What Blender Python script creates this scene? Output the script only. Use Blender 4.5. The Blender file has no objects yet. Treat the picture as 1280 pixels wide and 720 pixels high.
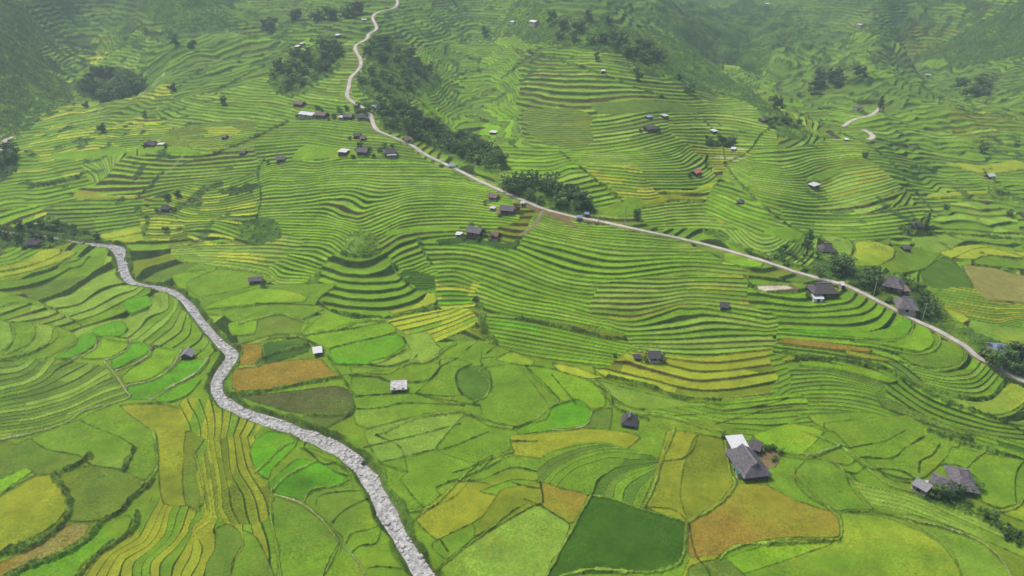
import bpy, math, random
import numpy as np
scene=bpy.context.scene
# ---------------------------------------------------------------- camera, light, exposure
cam=bpy.data.cameras.new("camera"); camo=bpy.data.objects.new("camera",cam); scene.collection.objects.link(camo)
camo.location=(0,0,125.0); camo.rotation_euler=(math.radians(90-25.0),0,0)
cam.sensor_width=36.0; cam.lens=36.0*865/1280; cam.clip_start=1.0; cam.clip_end=20000
scene.camera=camo
world=bpy.data.worlds.new("World"); scene.world=world; world.use_nodes=True
wn=world.node_tree; wn.nodes.clear()
SUN_EL,SUN_AZ=math.radians(60),math.radians(-45)      # azimuth clockwise from the view direction
sky=wn.nodes.new("ShaderNodeTexSky"); sky.sky_type='NISHITA'; sky.sun_disc=False
sky.sun_elevation=SUN_EL; sky.sun_rotation=SUN_AZ; sky.air_density=1.0; sky.dust_density=3.0; sky.ozone_density=1.0
bg=wn.nodes.new("ShaderNodeBackground"); bg.inputs[1].default_value=0.068
wo=wn.nodes.new("ShaderNodeOutputWorld")
wn.links.new(sky.outputs[0],bg.inputs[0]); wn.links.new(bg.outputs[0],wo.inputs[0])
sl_=bpy.data.lights.new("sun",'SUN'); sl_.energy=1.5; sl_.angle=math.radians(12); sl_.color=(1.0,.93,.80)
so_=bpy.data.objects.new("sun",sl_); scene.collection.objects.link(so_)
from mathutils import Vector, Matrix
sd=Vector((math.sin(SUN_AZ)*math.cos(SUN_EL),math.cos(SUN_AZ)*math.cos(SUN_EL),math.sin(SUN_EL)))
so_.rotation_euler=sd.to_track_quat('Z','Y').to_euler()
vs=scene.view_settings; vs.view_transform='Standard'; vs.look='None'; vs.gamma=1.0; vs.use_curve_mapping=False
vs.exposure=1.12
scene.cycles.volume_bounces=0 if hasattr(scene.cycles,'volume_bounces') else 0
scene.cycles.max_bounces=4; scene.cycles.diffuse_bounces=2; scene.cycles.transparent_max_bounces=8
HAZE_DENSITY=0.00036
# ---------------------------------------------------------------- terrain maths (plain numpy, no bpy)
import numpy as np, math, random
CAMZ=125.0; PITCH=25.0; FPX=865.0
cp,sp=math.cos(math.radians(PITCH)),math.sin(math.radians(PITCH))
def srgb(r,g,b):
    c=np.array([r,g,b],float)/255.
    return np.where(c<=.04045,c/12.92,((c+.055)/1.055)**2.4)
COL={k:srgb(*v) for k,v in dict(
 G=(102,136,34),   # mid green rice
 g=(92,118,42),    # duller green
 B=(112,152,32),   # bright fresh green
 v=(88,146,24),    # vivid young rice
 D=(60,94,22),    # dark emerald
 d=(62,92,34),    # dull dark
 Y=(148,164,46),   # yellow green
 y=(132,142,38),   # ripening
 O=(132,116,44),   # ripe orange
 o=(104,120,32),   # olive
 L=(120,150,54),   # pale green
 b=(150,156,108),  # pale path bank
 N=(118,108,76),   # soil
 n=(84,92,48),     # dark weedy soil
 t=(134,132,70),   # tan stubble
 K=(74,102,50),     # scrub
 k=(44,66,32),     # dark hedge
 H=(92,122,42), x=(42,58,22),
 r=(46,66,24),     # riser grass
 R=(74,68,42),     # riser with bare earth
 P=(196,190,168),  # concrete
 E=(122,106,78),   # bare earth
 m=(80,112,36)).items()}
rng=np.random.RandomState(7)
# grid axes, in the units of the survey frame (1280 x 720), widened far past it on all sides
US=np.concatenate([np.arange(-900,-220,10),np.arange(-220,-60,2.),np.arange(-60,1340,1.0),np.arange(1340,1500,2.),np.arange(1500,2190,10)])
VS=np.concatenate([np.arange(-170,-60,5.),np.arange(-60,0,1.5),np.arange(0,300,.8),np.arange(300,726,1.0),np.arange(726,800,2.),np.arange(800,1160,8)])[::-1]
NU,NV=len(US),len(VS)
U,V=np.meshgrid(US,VS)          # row 0 = nearest
def interp_axis(a,grid): return np.interp(a,grid,np.arange(len(grid)))
def hashf(*a):
    h=np.zeros(np.broadcast(*a).shape,np.uint64)+np.uint64(1469598103)
    for x in a:
        h=(h^np.asarray(np.floor(x),np.int64).astype(np.uint64))*np.uint64(0x9E3779B97F4A7C15)
        h^=h>>np.uint64(29)
    h=h*np.uint64(0xBF58476D1CE4E5B9); h^=h>>np.uint64(32)
    return (h>>np.uint64(11)).astype(np.float64)/float(1<<53)
def vnoise(x,y,s=0):
    xi,yi=np.floor(x),np.floor(y); fx,fy=x-xi,y-yi
    fx=fx*fx*(3-2*fx); fy=fy*fy*(3-2*fy)
    a=hashf(xi,yi,s);b=hashf(xi+1,yi,s);c=hashf(xi,yi+1,s);d=hashf(xi+1,yi+1,s)
    return (a*(1-fx)+b*fx)*(1-fy)+(c*(1-fx)+d*fx)*fy-.5
def fbm(x,y,s=0,o=3):
    r=0;a=1.
    for i in range(o): r=r+a*vnoise(x,y,s+i*17); x=x*2.03+5.1;y=y*2.03+1.7;a*=.5
    return r
def tps(pts,vals,smooth=1e-4):
    P=np.array(pts,float)/200.; n=len(P)
    d=np.sqrt(((P[:,None]-P[None])**2).sum(-1))
    K=np.where(d>0,d*d*np.log(d+1e-12),0)+np.eye(n)*smooth
    Q=np.c_[np.ones(n),P]
    A=np.block([[K,Q],[Q.T,np.zeros((3,3))]])
    w=np.linalg.lstsq(A,np.r_[vals,0,0,0],rcond=None)[0]
    def ev(u,v):
        u=u/200.;v=v/200.; out=w[n]+w[n+1]*u+w[n+2]*v
        for i in range(n):
            r2=(u-P[i,0])**2+(v-P[i,1])**2+1e-12
            out=out+w[i]*.5*r2*np.log(r2)
        return out
    return ev
def catmull(p,closed=False,step=3.):
    p=[np.array(q,float) for q in p]
    if len(p)<3 and not closed:
        n=max(2,int(np.linalg.norm(p[1]-p[0])/step)); return np.array([p[0]+(p[1]-p[0])*i/n for i in range(n+1)])
    out=[];n=len(p);m=n if closed else n-1
    for i in range(m):
        p1,p2=p[i],p[(i+1)%n]
        p0=p[i-1] if (i>0 or closed) else 2*p1-p2
        p3=p[(i+2)%n] if (i+2<n or closed) else 2*p2-p1
        k=max(1,int(np.linalg.norm(p2-p1)/step))
        for j in range(k):
            t=j/k; out.append(.5*((2*p1)+(-p0+p2)*t+(2*p0-5*p1+4*p2-p3)*t*t+(-p0+3*p1-3*p2+p3)*t**3))
    if not closed: out.append(p[-1])
    return np.array(out)
def bbox(pts,pad=0):
    p=np.asarray(pts,float)
    i0=np.searchsorted(US,p[:,0].min()-pad);i1=np.searchsorted(US,p[:,0].max()+pad)+1
    Va=-VS
    j0=np.searchsorted(Va,-(p[:,1].max()+pad));j1=np.searchsorted(Va,-(p[:,1].min()-pad))+1
    return slice(max(j0-1,0),min(j1,NV)),slice(max(i0-1,0),min(i1,NU))
def inside(poly,u,v):
    p=np.asarray(poly,float);r=np.zeros(u.shape,bool)
    x2,y2=p[-1]
    for x1,y1 in p:
        if y1!=y2:
            c=((y1>v)!=(y2>v))&(u<(x2-x1)*(v-y1)/(y2-y1)+x1)
            r^=c
        x2,y2=x1,y1
    return r
def polydist(pts,u,v,asp=1.0):
    """distance to a polyline and the arc position of the nearest point"""
    best=np.full(u.shape,1e9);arc=np.zeros(u.shape);acc=0.
    for a,b in zip(pts[:-1],pts[1:]):
        d=b-a;L=math.hypot(*d)+1e-9
        t=np.clip(((u-a[0])*d[0]+(v-a[1])*d[1])/L**2,0,1)
        q=np.hypot(u-a[0]-t*d[0],v-a[1]-t*d[1])
        m=q<best;best=np.where(m,q,best);arc=np.where(m,acc+t*L,arc);acc+=L
    return best,arc
# ---------------------------------------------------------------- lie of the land: slope towards the viewer, then integrate distance
SL=[ # u,v,slope
(-900,700,.02),(-170,720,.02),(0,720,.02),(200,720,.02),(400,720,.015),(640,720,.02),(900,720,.02),(1280,720,.02),(1500,720,.02),(2100,720,.02),
(0,600,.04),(250,600,.03),(450,600,.02),(700,600,.02),(950,600,.03),(1280,600,.05),(1500,600,.06),
(-170,500,.10),(0,500,.10),(150,480,.06),(280,480,.02),(400,480,.03),(550,480,.04),(700,480,.06),(850,520,.05),(1000,520,.12),(1150,540,.12),(1280,560,.08),
(-170,400,.12),(0,400,.08),(130,400,.05),(220,380,.02),(350,400,.05),(450,400,.16),(550,400,.12),(650,420,.24),(800,430,.27),(950,430,.27),(1080,450,.25),(1200,470,.22),(1350,470,.1),
(0,320,.10),(130,320,.02),(250,320,.12),(400,330,.27),(500,330,.3),(600,340,.3),(700,340,.3),(800,350,.3),(950,380,.28),(1080,400,.2),(1180,400,.03),(1280,400,-.02),(1500,400,.02),
(-170,270,.1),(0,260,.12),(100,250,.18),(200,260,.3),(300,260,.3),(420,260,.3),(540,240,.3),(640,280,.3),(740,290,.25),(900,320,.05),(1030,310,-.02),(1150,330,.0),(1280,320,.03),(1500,320,.05),
(0,190,.1),(100,190,.14),(220,190,.25),(340,190,.25),(450,180,.24),(560,190,-.02),(640,210,.0),(720,230,.22),(820,220,.24),(900,220,.16),(1000,240,.2),(1100,250,.12),(1200,240,.08),(1280,250,.06),
(-170,130,.25),(0,130,.3),(80,120,.1),(160,120,.05),(260,130,.18),(360,130,.16),(460,120,.12),(560,130,.12),(660,130,.15),(780,140,.18),(900,150,.12),(1000,160,.05),(1100,150,.05),(1250,150,.05),
(0,60,.35),(100,70,.12),(200,60,.15),(320,70,.12),(460,70,.15),(560,60,.15),(660,60,.22),(760,60,.2),(860,80,.06),(950,90,.0),(1050,100,.02),(1150,90,.06),(1260,70,.3),
(-300,0,.5),(0,0,.45),(120,10,.35),(250,0,.3),(400,0,.2),(520,0,.22),(640,0,.32),(720,0,.3),(800,0,.1),(900,20,.12),(1000,10,.25),(1130,20,.4),(1280,0,.5),(1500,0,.5),
(-300,-100,.7),(200,-100,.55),(600,-100,.5),(900,-100,.4),(1280,-100,.65),(1600,-100,.7),(0,-420,.8),(640,-420,.8),(1280,-420,.8),(-900,-200,.8),(2100,-200,.8)]
sl=tps([s[:2] for s in SL],[s[2] for s in SL],smooth=.02)
# evaluate coarse then spread
cu=np.linspace(US[0],US[-1],420);cv=np.linspace(VS[0],VS[-1],240)
CU,CV=np.meshgrid(cu,cv);S0=sl(CU,CV)
def upsample(src,cu,cv,u,v):
    fx=np.clip((u-cu[0])/(cu[1]-cu[0]),0,len(cu)-1.001);fy=np.clip((v-cv[0])/(cv[1]-cv[0]),0,len(cv)-1.001)
    xi=fx.astype(int);yi=fy.astype(int);fx=fx-xi;fy=fy-yi
    return (src[yi,xi]*(1-fx)+src[yi,xi+1]*fx)*(1-fy)+(src[yi+1,xi]*(1-fx)+src[yi+1,xi+1]*fx)*fy
S=upsample(S0,cu,cv,U,V)
Y=360-V;X=U-640
hor=FPX*cp+Y*sp; hl=np.sqrt(hor**2+X**2)
tt=(FPX*sp-Y*cp)/hl
dt=np.diff(tt,axis=0);tm=.5*(tt[1:]+tt[:-1]);sm=.5*(S[1:]+S[:-1])
dl=-dt/np.maximum(tm+sm,.035)
lr=np.vstack([np.zeros((1,NU)),np.cumsum(dl,axis=0)])
r=CAMZ/tt[0][None]*np.exp(lr)
GX=r*X/hl; GY=r*hor/hl; GZ=CAMZ-r*tt
# relief in the ground itself: spurs and gullies on the mountains, gentle swell below
far=np.clip((r-430)/350,0,1)
GZ0=GZ.copy()
GZ=GZ+far*(38*fbm(GX/110,GY/130,3,5)+9*fbm(GX/38,GY/55,13,3))+1.2*fbm(GX/45,GY/45,9,2)*np.clip((r-200)/200,0,1)
# ---------------------------------------------------------------- painting fields and terraces onto the ground
RGB=np.zeros((NV,NU,3)); SCR=np.zeros((NV,NU)); ZO=np.zeros((NV,NU)); FLAT=np.zeros((NV,NU))
du=lambda a:np.gradient(a,US,axis=1) if a.shape==(NV,NU) else None
def grad2(a,js,iS):
    return np.gradient(a,VS[js],axis=0),np.gradient(a,US[iS],axis=1)
NZ1=fbm(GX/14,GY/14,31,3); NZ2=fbm(GX/5,GY/5,47,2); NZ3=fbm(GX/60,GY/60,77,2); NZ4=fbm(U/3.2,V/2.2,5,2)
def mix(a,b,t): return a*(1-t[...,None])+b*t[...,None]
TINT=1+.10*NZ3[...,None]*np.array([1.,.55,.2])+.09*NZ1[...,None]*np.array([1.,.6,.2])
NYEL=np.clip(fbm(GX/22,GY/16,203,3)*1.9-.1,0,1)
rid=[100]
def paint(js,iS,m,col,scr):
    RGB[js,iS][m]=col[m] if col.ndim==3 else col
    SCR[js,iS][m]=scr[m] if isinstance(scr,np.ndarray) else scr
def T(poly,guides,pal,w=.34,amp=.12,seg=90,ris='rRr',smooth=True,hmax=2.2,prob=None,z=None,over=None):
    """a terraced slope: level sets of a field interpolated through guide lines; real steps in the ground"""
    rid[0]+=1
    if smooth: poly=catmull(poly,True,6)
    js,iS=bbox(poly); u,v=U[js,iS],V[js,iS]; gx,gy=GX[js,iS],GY[js,iS]
    fw=np.clip((320-v)/80,.4,1)*7
    m=inside(poly,u+1.2*NZ4[js,iS]+fw*1.6*NZ1[js,iS],v+.8*NZ4[js,iS]+fw*.5*NZ3[js,iS])
    if not m.any(): return
    if guides is None: F=GZ[js,iS]/z
    else:
        P=[];W=[]
        for t,g in guides:
            c=catmull(g,False,14.)
            P+=list(c);W+=[t]*len(c)
        ev=tps(P,W,smooth=3e-4)
        F=ev(u,v)
    F=F+amp*2*fbm(gx/16,gy/16,rid[0],2)+amp*1.2*NZ3[js,iS]
    Fv,Fu=grad2(F,js,iS); px=1/np.maximum(np.hypot(Fv,Fu),1e-4)
    # height gained per terrace, from the slope of the ground
    xv,xu=grad2(gx,js,iS);yv,yu=grad2(gy,js,iS);zv,zu=grad2(GZ[js,iS],js,iS)
    det=xu*yv-xv*yu; det=np.where(abs(det)<1e-6,1e-6,det)
    Fx=(Fu*yv-Fv*yu)/det;Fy=(-Fu*xv+Fv*xu)/det
    zx=(zu*yv-zv*yu)/det;zy=(-zu*xv+zv*xu)/det
    h=np.clip((Fx*zx+Fy*zy)/(Fx**2+Fy**2+1e-7),-.2,hmax)
    k=np.floor(F);f=F-k
    ww=np.clip(np.maximum(w*(.75+.5*hashf(k,rid[0]*3)),1.15/px),.12,.55)
    edge=1-ww
    ramp=np.clip((f-edge)/ww,0,1)
    ZO[js,iS][m]=(h*(ramp-f))[m]
    # plots along each terrace
    so=hashf(k,rid[0],3)*997
    s=np.floor((u+.35*v+so*7)/(seg*(.6+.9*hashf(k,rid[0],5))))
    cid=hashf(k,s,rid[0]+11)
    n=len(pal); big=np.clip(vnoise(gx/55,gy/35,rid[0]+2)*1.2+.5,0,.999)
    q=((cid*.55+big*.45)*n).astype(int)%n
    table=np.array([COL[c] for c in pal]); col=table[q]
    col=col*(1+.22*(hashf(k,s,rid[0]+29)-.5))[...,None]*TINT[js,iS]
    cr=np.array([COL[c] for c in ris])[(hashf(k,np.floor(s*.5),rid[0]+5)*len(ris)).astype(int)]
    cr=cr*(1+.5*NZ2[js,iS]+.25*NZ4[js,iS])[...,None]
    aw=np.clip(1.0/px/np.maximum(ww,.01),.03,.6)
    a=np.clip(ramp/aw,0,1)*np.clip((1-ramp)/aw*1.0+.15,0,1)
    # bright rim of rice standing on the outer edge
    col=col*(1+.14*np.clip((GY[js,iS]-230)/100,0,1))[...,None]  # whole plots painted brighter with distance, raising contrast against the risers
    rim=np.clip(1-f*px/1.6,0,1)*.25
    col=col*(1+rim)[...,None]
    # hedge-like breaks across the terraces
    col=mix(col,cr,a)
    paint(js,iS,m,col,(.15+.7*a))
def S_(poly,pal,scale=9.,dark='k',smooth=True,scr=1.,edge=3):
    """rough scrub"""
    rid[0]+=1
    if smooth: poly=catmull(poly,True,6)
    js,iS=bbox(poly); u,v=U[js,iS],V[js,iS]; gx,gy=GX[js,iS],GY[js,iS]
    m=inside(poly,u+edge*1.6*NZ4[js,iS],v+edge*NZ4[js,iS])
    n=np.clip(fbm(gx/scale,gy/scale,rid[0],4)*.9+.5,0,.999)
    t=np.array([COL[c] for c in pal]);x=n*(len(pal)-1);i=np.clip(x.astype(int),0,len(pal)-2);x=x-i
    col=t[i]*(1-x[...,None])+t[i+1]*x[...,None]
    col=col*(1+.5*NZ2[js,iS])[...,None]
    paint(js,iS,m,col,scr)
    ZO[js,iS][m]=(1.2*np.clip(NZ2[js,iS]+.1,0,1))[m]
def F(c,poly,dz=None,outline=None,smooth=True,yel=None,scr=.1,edge=True):
    """one level paddy"""
    rid[0]+=1
    raw=poly
    if smooth:
        cu_=catmull(poly,True,5); li=[]; n_=len(poly)
        for i in range(n_):
            a_=np.array(poly[i],float); b_=np.array(poly[(i+1)%n_],float); k_=max(1,int(np.linalg.norm(b_-a_)/5))
            for j in range(k_): li.append(a_+(b_-a_)*j/k_)
        poly=cu_*.45+np.array(li)*.55
    js,iS=bbox(poly); u,v=U[js,iS],V[js,iS]
    m=inside(poly,u+.5*NZ4[js,iS]+.9*NZ1[js,iS],v+.4*NZ4[js,iS]+.6*NZ1[js,iS])
    col=COL[c]*(1+.1*(hashf(np.array(rid[0]),5)-.5))*TINT[js,iS]
    sp=np.clip(fbm(GX[js,iS]/9,GY[js,iS]/6,rid[0]+400,3)*1.6-.05,0,1)*.35
    if c in 'GgLBvo': col=mix(col,COL['y' if hashf(np.array(rid[0]),61)>.35 else 'g']*np.ones(3),sp)
    if yel: col=mix(col,COL[yel]*np.ones(3),NYEL[js,iS]*.8)
    paint(js,iS,m,col,scr)
    if dz is None: dz=.45*float(hashf(np.array(rid[0]),8))
    ZO[js,iS][m]=dz
    if outline is None and edge and min(q[1] for q in poly)>300: Ln('e',list(poly)+[poly[0]],w=1.15,smooth=False)
    if outline: Ln(outline,list(poly)+[poly[0]],w=1.5,smooth=False)
def Ln(kind,pts,w=1.6,smooth=True,h=None):
    """a bund, bank, hedge, path or ditch; w in survey units"""
    rid[0]+=1
    p=catmull(pts,False,4.) if smooth else np.array(pts,float)
    js,iS=bbox(p,w*2+4); u,v=U[js,iS],V[js,iS]
    wob=.25*w
    d,arc=polydist(p,u+(.35+wob*.4)*NZ4[js,iS],v+(.35+wob*.3)*NZ4[js,iS])
    hw=(w+.5*(v>430))*.5*(1+.7*vnoise(arc/14.,arc*0,rid[0])+.9*vnoise(arc/4.,arc*0,rid[0]+3))
    a=np.clip(hw+.45-d,0,1)
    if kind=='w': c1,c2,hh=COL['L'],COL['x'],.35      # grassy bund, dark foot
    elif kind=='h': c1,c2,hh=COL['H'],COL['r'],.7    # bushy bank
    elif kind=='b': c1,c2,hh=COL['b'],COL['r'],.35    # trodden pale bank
    elif kind=='p': c1,c2,hh=COL['b'],COL['b'],.05
    else: c1,c2,hh=COL['x'],COL['x'],.15           # thin dark edge
    if h is not None: hh=h
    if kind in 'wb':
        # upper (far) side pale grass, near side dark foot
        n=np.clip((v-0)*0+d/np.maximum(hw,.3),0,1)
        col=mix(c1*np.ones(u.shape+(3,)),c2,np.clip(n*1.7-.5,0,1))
    elif kind=='h':
        n=np.clip(.5+1.1*NZ4[js,iS]+.9*NZ2[js,iS],0,1)
        col=mix(c2*np.ones(u.shape+(3,)),c1,n)
    else: col=c1*np.ones(u.shape+(3,))
    col=col*(1+.6*NZ2[js,iS])[...,None]; a=a*np.clip(.8+.9*vnoise(u/9.,v/6.,rid[0]+9),.25,1) if kind!='h' else a
    RGB[js,iS]=mix(RGB[js,iS],1.0*col,a*(.95 if kind=='d' else .75 if kind=='e' else 1))
    SCR[js,iS]=np.maximum(SCR[js,iS],a*(1. if kind=='h' else .6))
    ZO[js,iS]+=hh*np.clip(1.2*hw-d,0,1)*(1+(.5*NZ2[js,iS] if kind=='h' else 0))
# ---------------------------------------------------------------- the survey: everything below is laid out in survey units
def pl(s): return [tuple(float(x) for x in q.split(',')) for q in s.split()]
def t(poly,g,pal,fine=1.,**k): T(pl(poly),[(fine*float(q.split(':')[0]),pl(q.split(':')[1])) for q in g.split('|')] if g else None,pal,**k)
def s(poly,pal,**k): S_(pl(poly),pal,**k)
def f(c,poly,**k): F(c,pl(poly),**k)
def l(kind,*lines,**k):
    for q in lines: Ln(kind,pl(q),**k)
FR="-900,-420 2190,-420 2190,1160 -900,1160"
t(FR,None,'GGgLGog',z=1.3,w=.34,amp=.2,seg=140,smooth=False,ris='rrR')
f('G',"-900,425 300,440 600,425 760,470 990,500 1280,560 2190,560 2190,1160 -900,1160",edge=False,smooth=False,yel='o')
# far mountains
s("-900,-420 2190,-420 2190,20 1300,30 1200,60 1100,55 1000,30 900,70 800,90 700,60 600,40 470,20 300,30 200,60 100,60 60,95 55,150 0,165 -900,170",'mgKGLgKgL',scale=20)
t("0,-60 330,-60 330,55 260,75 200,60 130,75 80,62 40,20",None,'gmKGg',z=4,w=.45,amp=.4,ris='kK')
s("120,-60 340,-60 300,20 230,40 170,30",'gmGKgL',scale=14)
t("300,-60 620,-60 640,20 560,60 470,60 330,62 290,40",None,'ggGmG',z=2.4,w=.38,amp=.3,ris='rk')
t("640,-60 800,-60 820,20 780,40 700,30",None,'mKgm',z=4,w=.45,amp=.4,ris='kK')
t("790,-60 1300,-60 1180,-5 1080,40 1000,70 900,60 830,20",None,'gmKgg',z=3,w=.4,amp=.4,ris='kK')
s("820,10 930,0 1000,40 960,75 870,55",'Kkmg',scale=14)
t("1080,60 1160,20 1280,-30 1400,-60 1400,60 1290,75 1220,95 1150,70",None,'mgGKo',z=3.4,w=.4,amp=.4,ris='kK')
s("1130,65 1280,5 1330,60 1220,100 1160,80",'KmgmGk',scale=18)
s("640,30 700,20 790,40 900,80 960,120 1010,170 960,165 900,130 800,90 700,70 650,55",'KmKgGmg',scale=10)
s("545,60 690,55 720,120 700,180 640,215 560,190 520,120",'gGGGBm',scale=12,scr=.7)
t("545,60 690,55 720,120 700,180 640,215 590,190 540,120",None,'mGgGBg',z=1.5,w=.26,amp=.7,ris='rg',seg=50)
# left mountain foot
s("-300,20 20,35 60,80 90,110 75,150 40,158 0,170 -300,200",'mgGKgLKG',scale=12)
t("60,60 200,60 190,92 100,100 70,85",None,'GgLGY',z=2.2,w=.4,amp=.4,ris='kr')
s("92,98 130,90 180,90 195,102 170,118 120,112 95,108",'kkKK',scale=5)
t("195,60 345,40 335,130 270,135 200,150 170,120","14:200,92 240,75 300,62|8:190,118 230,100 330,85|0:190,145 250,125 340,112",'ggGmG',w=.35,amp=.3,ris='rk')
t("80,120 180,112 215,100 205,150 160,150 110,150 60,160 20,165","10:90,118 150,112 200,108|5:70,138 140,132 205,128|0:30,164 110,155 205,150",'LGGYG',w=.42,amp=.3,ris='RRr')
l('p',"205,88 195,100 180,112 150,120 132,130 110,142",w=2.2)
# left, between mountain foot and valley
t("0,165 60,152 110,150 170,150 205,152 215,160 200,180 185,200 150,212 130,232 60,262 0,285 -170,300 -400,320 -900,300 -300,170","20:-170,180 0,168 50,163 110,158 200,153|10:-170,235 0,205 60,199 100,190 150,185 190,182|5:-170,260 0,226 40,222 90,214 140,202|0:-170,290 0,250 50,245 100,236 140,222",'LGGBYG',w=.36,amp=.35,seg=60,ris='rRr')
t("108,200 150,190 178,182 190,190 165,205 152,215 128,230 104,214","8:108,202 125,214 128,228|0:170,188 165,200 150,212",'GLB',w=.34,amp=.1)
f('B',"100,190 140,178 160,185 150,192 110,196")
f('B',"62,188 105,185 140,192 120,196 70,198")
t("200,165 216,158 240,150 330,148 338,160 335,178 290,190 240,188 205,180","16:215,160 240,152 330,148|8:195,170 240,173 290,168 335,160|0:210,182 250,189 290,187 335,176",'GLoGgG',w=.36,amp=.2,ris='RrR',seg=50)
t("255,160 285,158 300,165 290,170 262,168","4:255,160 290,160|0:262,169 295,168",'Y',w=.3)
f('B',"172,182 200,182 250,190 245,194 200,193 175,192")
t("150,198 190,193 250,194 330,186 345,200 340,222 300,225 270,228 230,238 180,250 130,252 92,247 88,238 125,230 140,212","8:180,197 230,200 320,192|4:140,216 200,221 320,212|0:90,246 120,251 170,246 222,236 300,226",'LGGBG',w=.46,amp=.1,seg=120,ris='RRR')
f('Y',"90,240 108,238 135,244 170,243 168,248 130,252 95,247",yel='O')
t("52,262 95,250 175,250 185,262 200,250 212,256 200,270 180,290 165,300 110,302 50,300 20,285","9:55,256 110,253 200,250|0:40,300 110,298 175,288",'GGgG',w=.42,amp=.2,seg=50,ris='rr')
t("-300,300 0,262 50,258 60,275 40,300 0,308 -300,330",None,'LYGB',z=1,w=.34)
t("175,262 200,262 225,268 235,280 240,295 225,300 190,300 178,285","9:178,268 200,266 235,272|0:185,300 215,300 240,292",'yoYg',w=.4,amp=.15,ris='rr')
t("215,242 240,232 290,222 340,210 330,250 320,285 305,290 285,302 240,302 232,285 215,270","16:225,240 250,245 290,240 325,228|8:218,262 240,268 275,268 320,262|3:230,285 265,282 300,292|0:235,296 250,303 285,302",'LGGgYG',w=.42,amp=.15,seg=60,ris='rr')
l('p',"228,196 215,210 205,218 192,225 180,240 172,248",w=2.2)
l('h',"170,262 185,275 178,292",w=5)
f('Y',"125,293 175,285 178,290 150,296 128,298"); f('Y',"140,300 178,293 180,300 160,303 142,303")
# middle left face
t("330,120 400,120 440,118 470,150 500,180 560,215 560,222 470,200 380,200 345,205 320,195","14:330,142 400,145 465,156|12:330,150 400,152 470,160|4:330,180 380,178 430,184 480,188 530,194|0:330,200 370,196 440,195 560,214",'GLgGG',w=.4,amp=.12,seg=110,ris='rrR')
t("200,128 290,110 335,100 430,108 430,135 345,150 280,150 215,155",None,'gGLG',z=1.0,w=.34,amp=.3)
f('B',"365,195 380,183 410,184 460,192 450,197 420,201 380,205 365,202",yel='Y')
t("320,205 345,203 380,200 470,197 562,212 622,232 640,262 650,275 620,285 600,300 540,300 525,300 535,320 560,345 545,352 500,345 480,320 470,316 440,322 415,322 405,345 390,358 345,356 335,345 318,338 320,318 318,240","30:330,213 366,206 395,208 432,202 480,201 560,206 585,216|26.7:336,219 370,220 400,219 426,215 480,215 560,216 600,224|24:332,231 370,229 395,226 426,224 445,223 480,226 540,228 620,237|21:331,245 370,241 420,236 445,236 464,240 480,241 520,235 560,236 620,244|18.6:328,257 357,255 389,251 407,248 428,247 440,250 446,254 458,259 480,254 520,243 560,243 625,252|16:325,268 364,265 395,264 413,267 425,273 445,277 464,271 480,265 505,256 560,254 625,262|12.8:322,281 345,278 380,279 400,279 426,283 442,289 464,290 480,284 510,272 560,268 625,272|10:320,293 350,290 385,290 420,293 434,301 445,306 470,303 500,287 520,284 570,282 610,284|7.5:318,308 350,303 375,299 413,303 425,312 440,320 475,322 500,310 530,300|5.5:318,317 345,313 367,311 395,311 410,318 470,335 500,328 530,318|3:320,326 335,322 350,319 380,325 402,333 500,340 530,332|-1:320,336 334,334 347,344 387,348|-3:330,342 345,353 385,355",'GGLBGGBG',w=.4,amp=.06,fine=1.12,seg=120,ris='rrrR')
t("320,305 352,292 380,300 350,325 330,338 318,338 250,330 220,325 215,310 240,304 290,305","6:220,310 270,306 340,304|0:215,326 270,328 335,336",'GGLY',w=.38,amp=.2,seg=60,ris='rR')
0
f('B',"484,289 510,285 575,284 572,288 510,291 486,295 480,293")
s("438,292 462,288 472,300 470,312 445,315 432,310",'gLmG',scale=3)
l('h',"428,316 445,320 462,319 475,313",w=5)
s("300,280 335,272 350,285 348,300 320,305 305,300",'KmG',scale=4)
s("272,240 300,232 330,228 325,236 290,244",'kK',scale=4)
s("386,345 410,335 420,350 430,360 405,375 390,372 378,362",'KmGg',scale=3.5)
f('d',"545,300 575,298 640,305 645,298 650,300 640,314 590,310 550,312")
t("528,302 545,304 600,306 640,312 650,300 672,268 720,277 810,289 850,300 900,322 935,340 938,358 952,368 985,376 962,392 990,404 966,420 992,440 970,458 990,478 975,492 905,499 852,496 815,484 757,472 735,457 775,440 785,425 765,412 700,402 640,395 600,382 560,350 532,325","26:672,272 700,281 740,285 780,287 820,291 845,295|22:660,287 700,296 760,306 820,310 880,312|18:540,296 590,300 640,312 670,325 715,340 767,345 815,340 865,336 927,341|14:532,330 570,328 600,334 640,347 700,366 760,374 820,371 870,366 950,372|11:560,352 600,360 640,375 700,385 750,398 790,402 820,395 850,385 877,385 960,398|10:600,368 640,381 702,392 765,405 795,410 840,404 890,397 960,407|8:780,424 840,424 900,420 980,418|7:790,431 865,432 980,428|6:830,439 880,441 980,435|5:830,446 880,451 915,450 980,440|4:785,440 830,452 865,461 902,462 975,453|3:780,450 852,470 890,473 975,462|2:757,459 815,473 865,485 915,485 980,473|1:757,470 815,483 852,494 905,497 985,488",'GBGLG',w=.36,amp=.04,seg=210,ris='rrRr',fine=1.35)
t("770,350 860,345 940,345 965,372 960,385 880,380 850,384 800,396 770,398 740,392 745,365","14:740,371 820,371 870,366 960,372|11:750,398 790,402 820,395 850,385 877,385 970,398",'oyGLo',w=.38,amp=.04,seg=120,ris='rR',fine=1.35)
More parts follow.
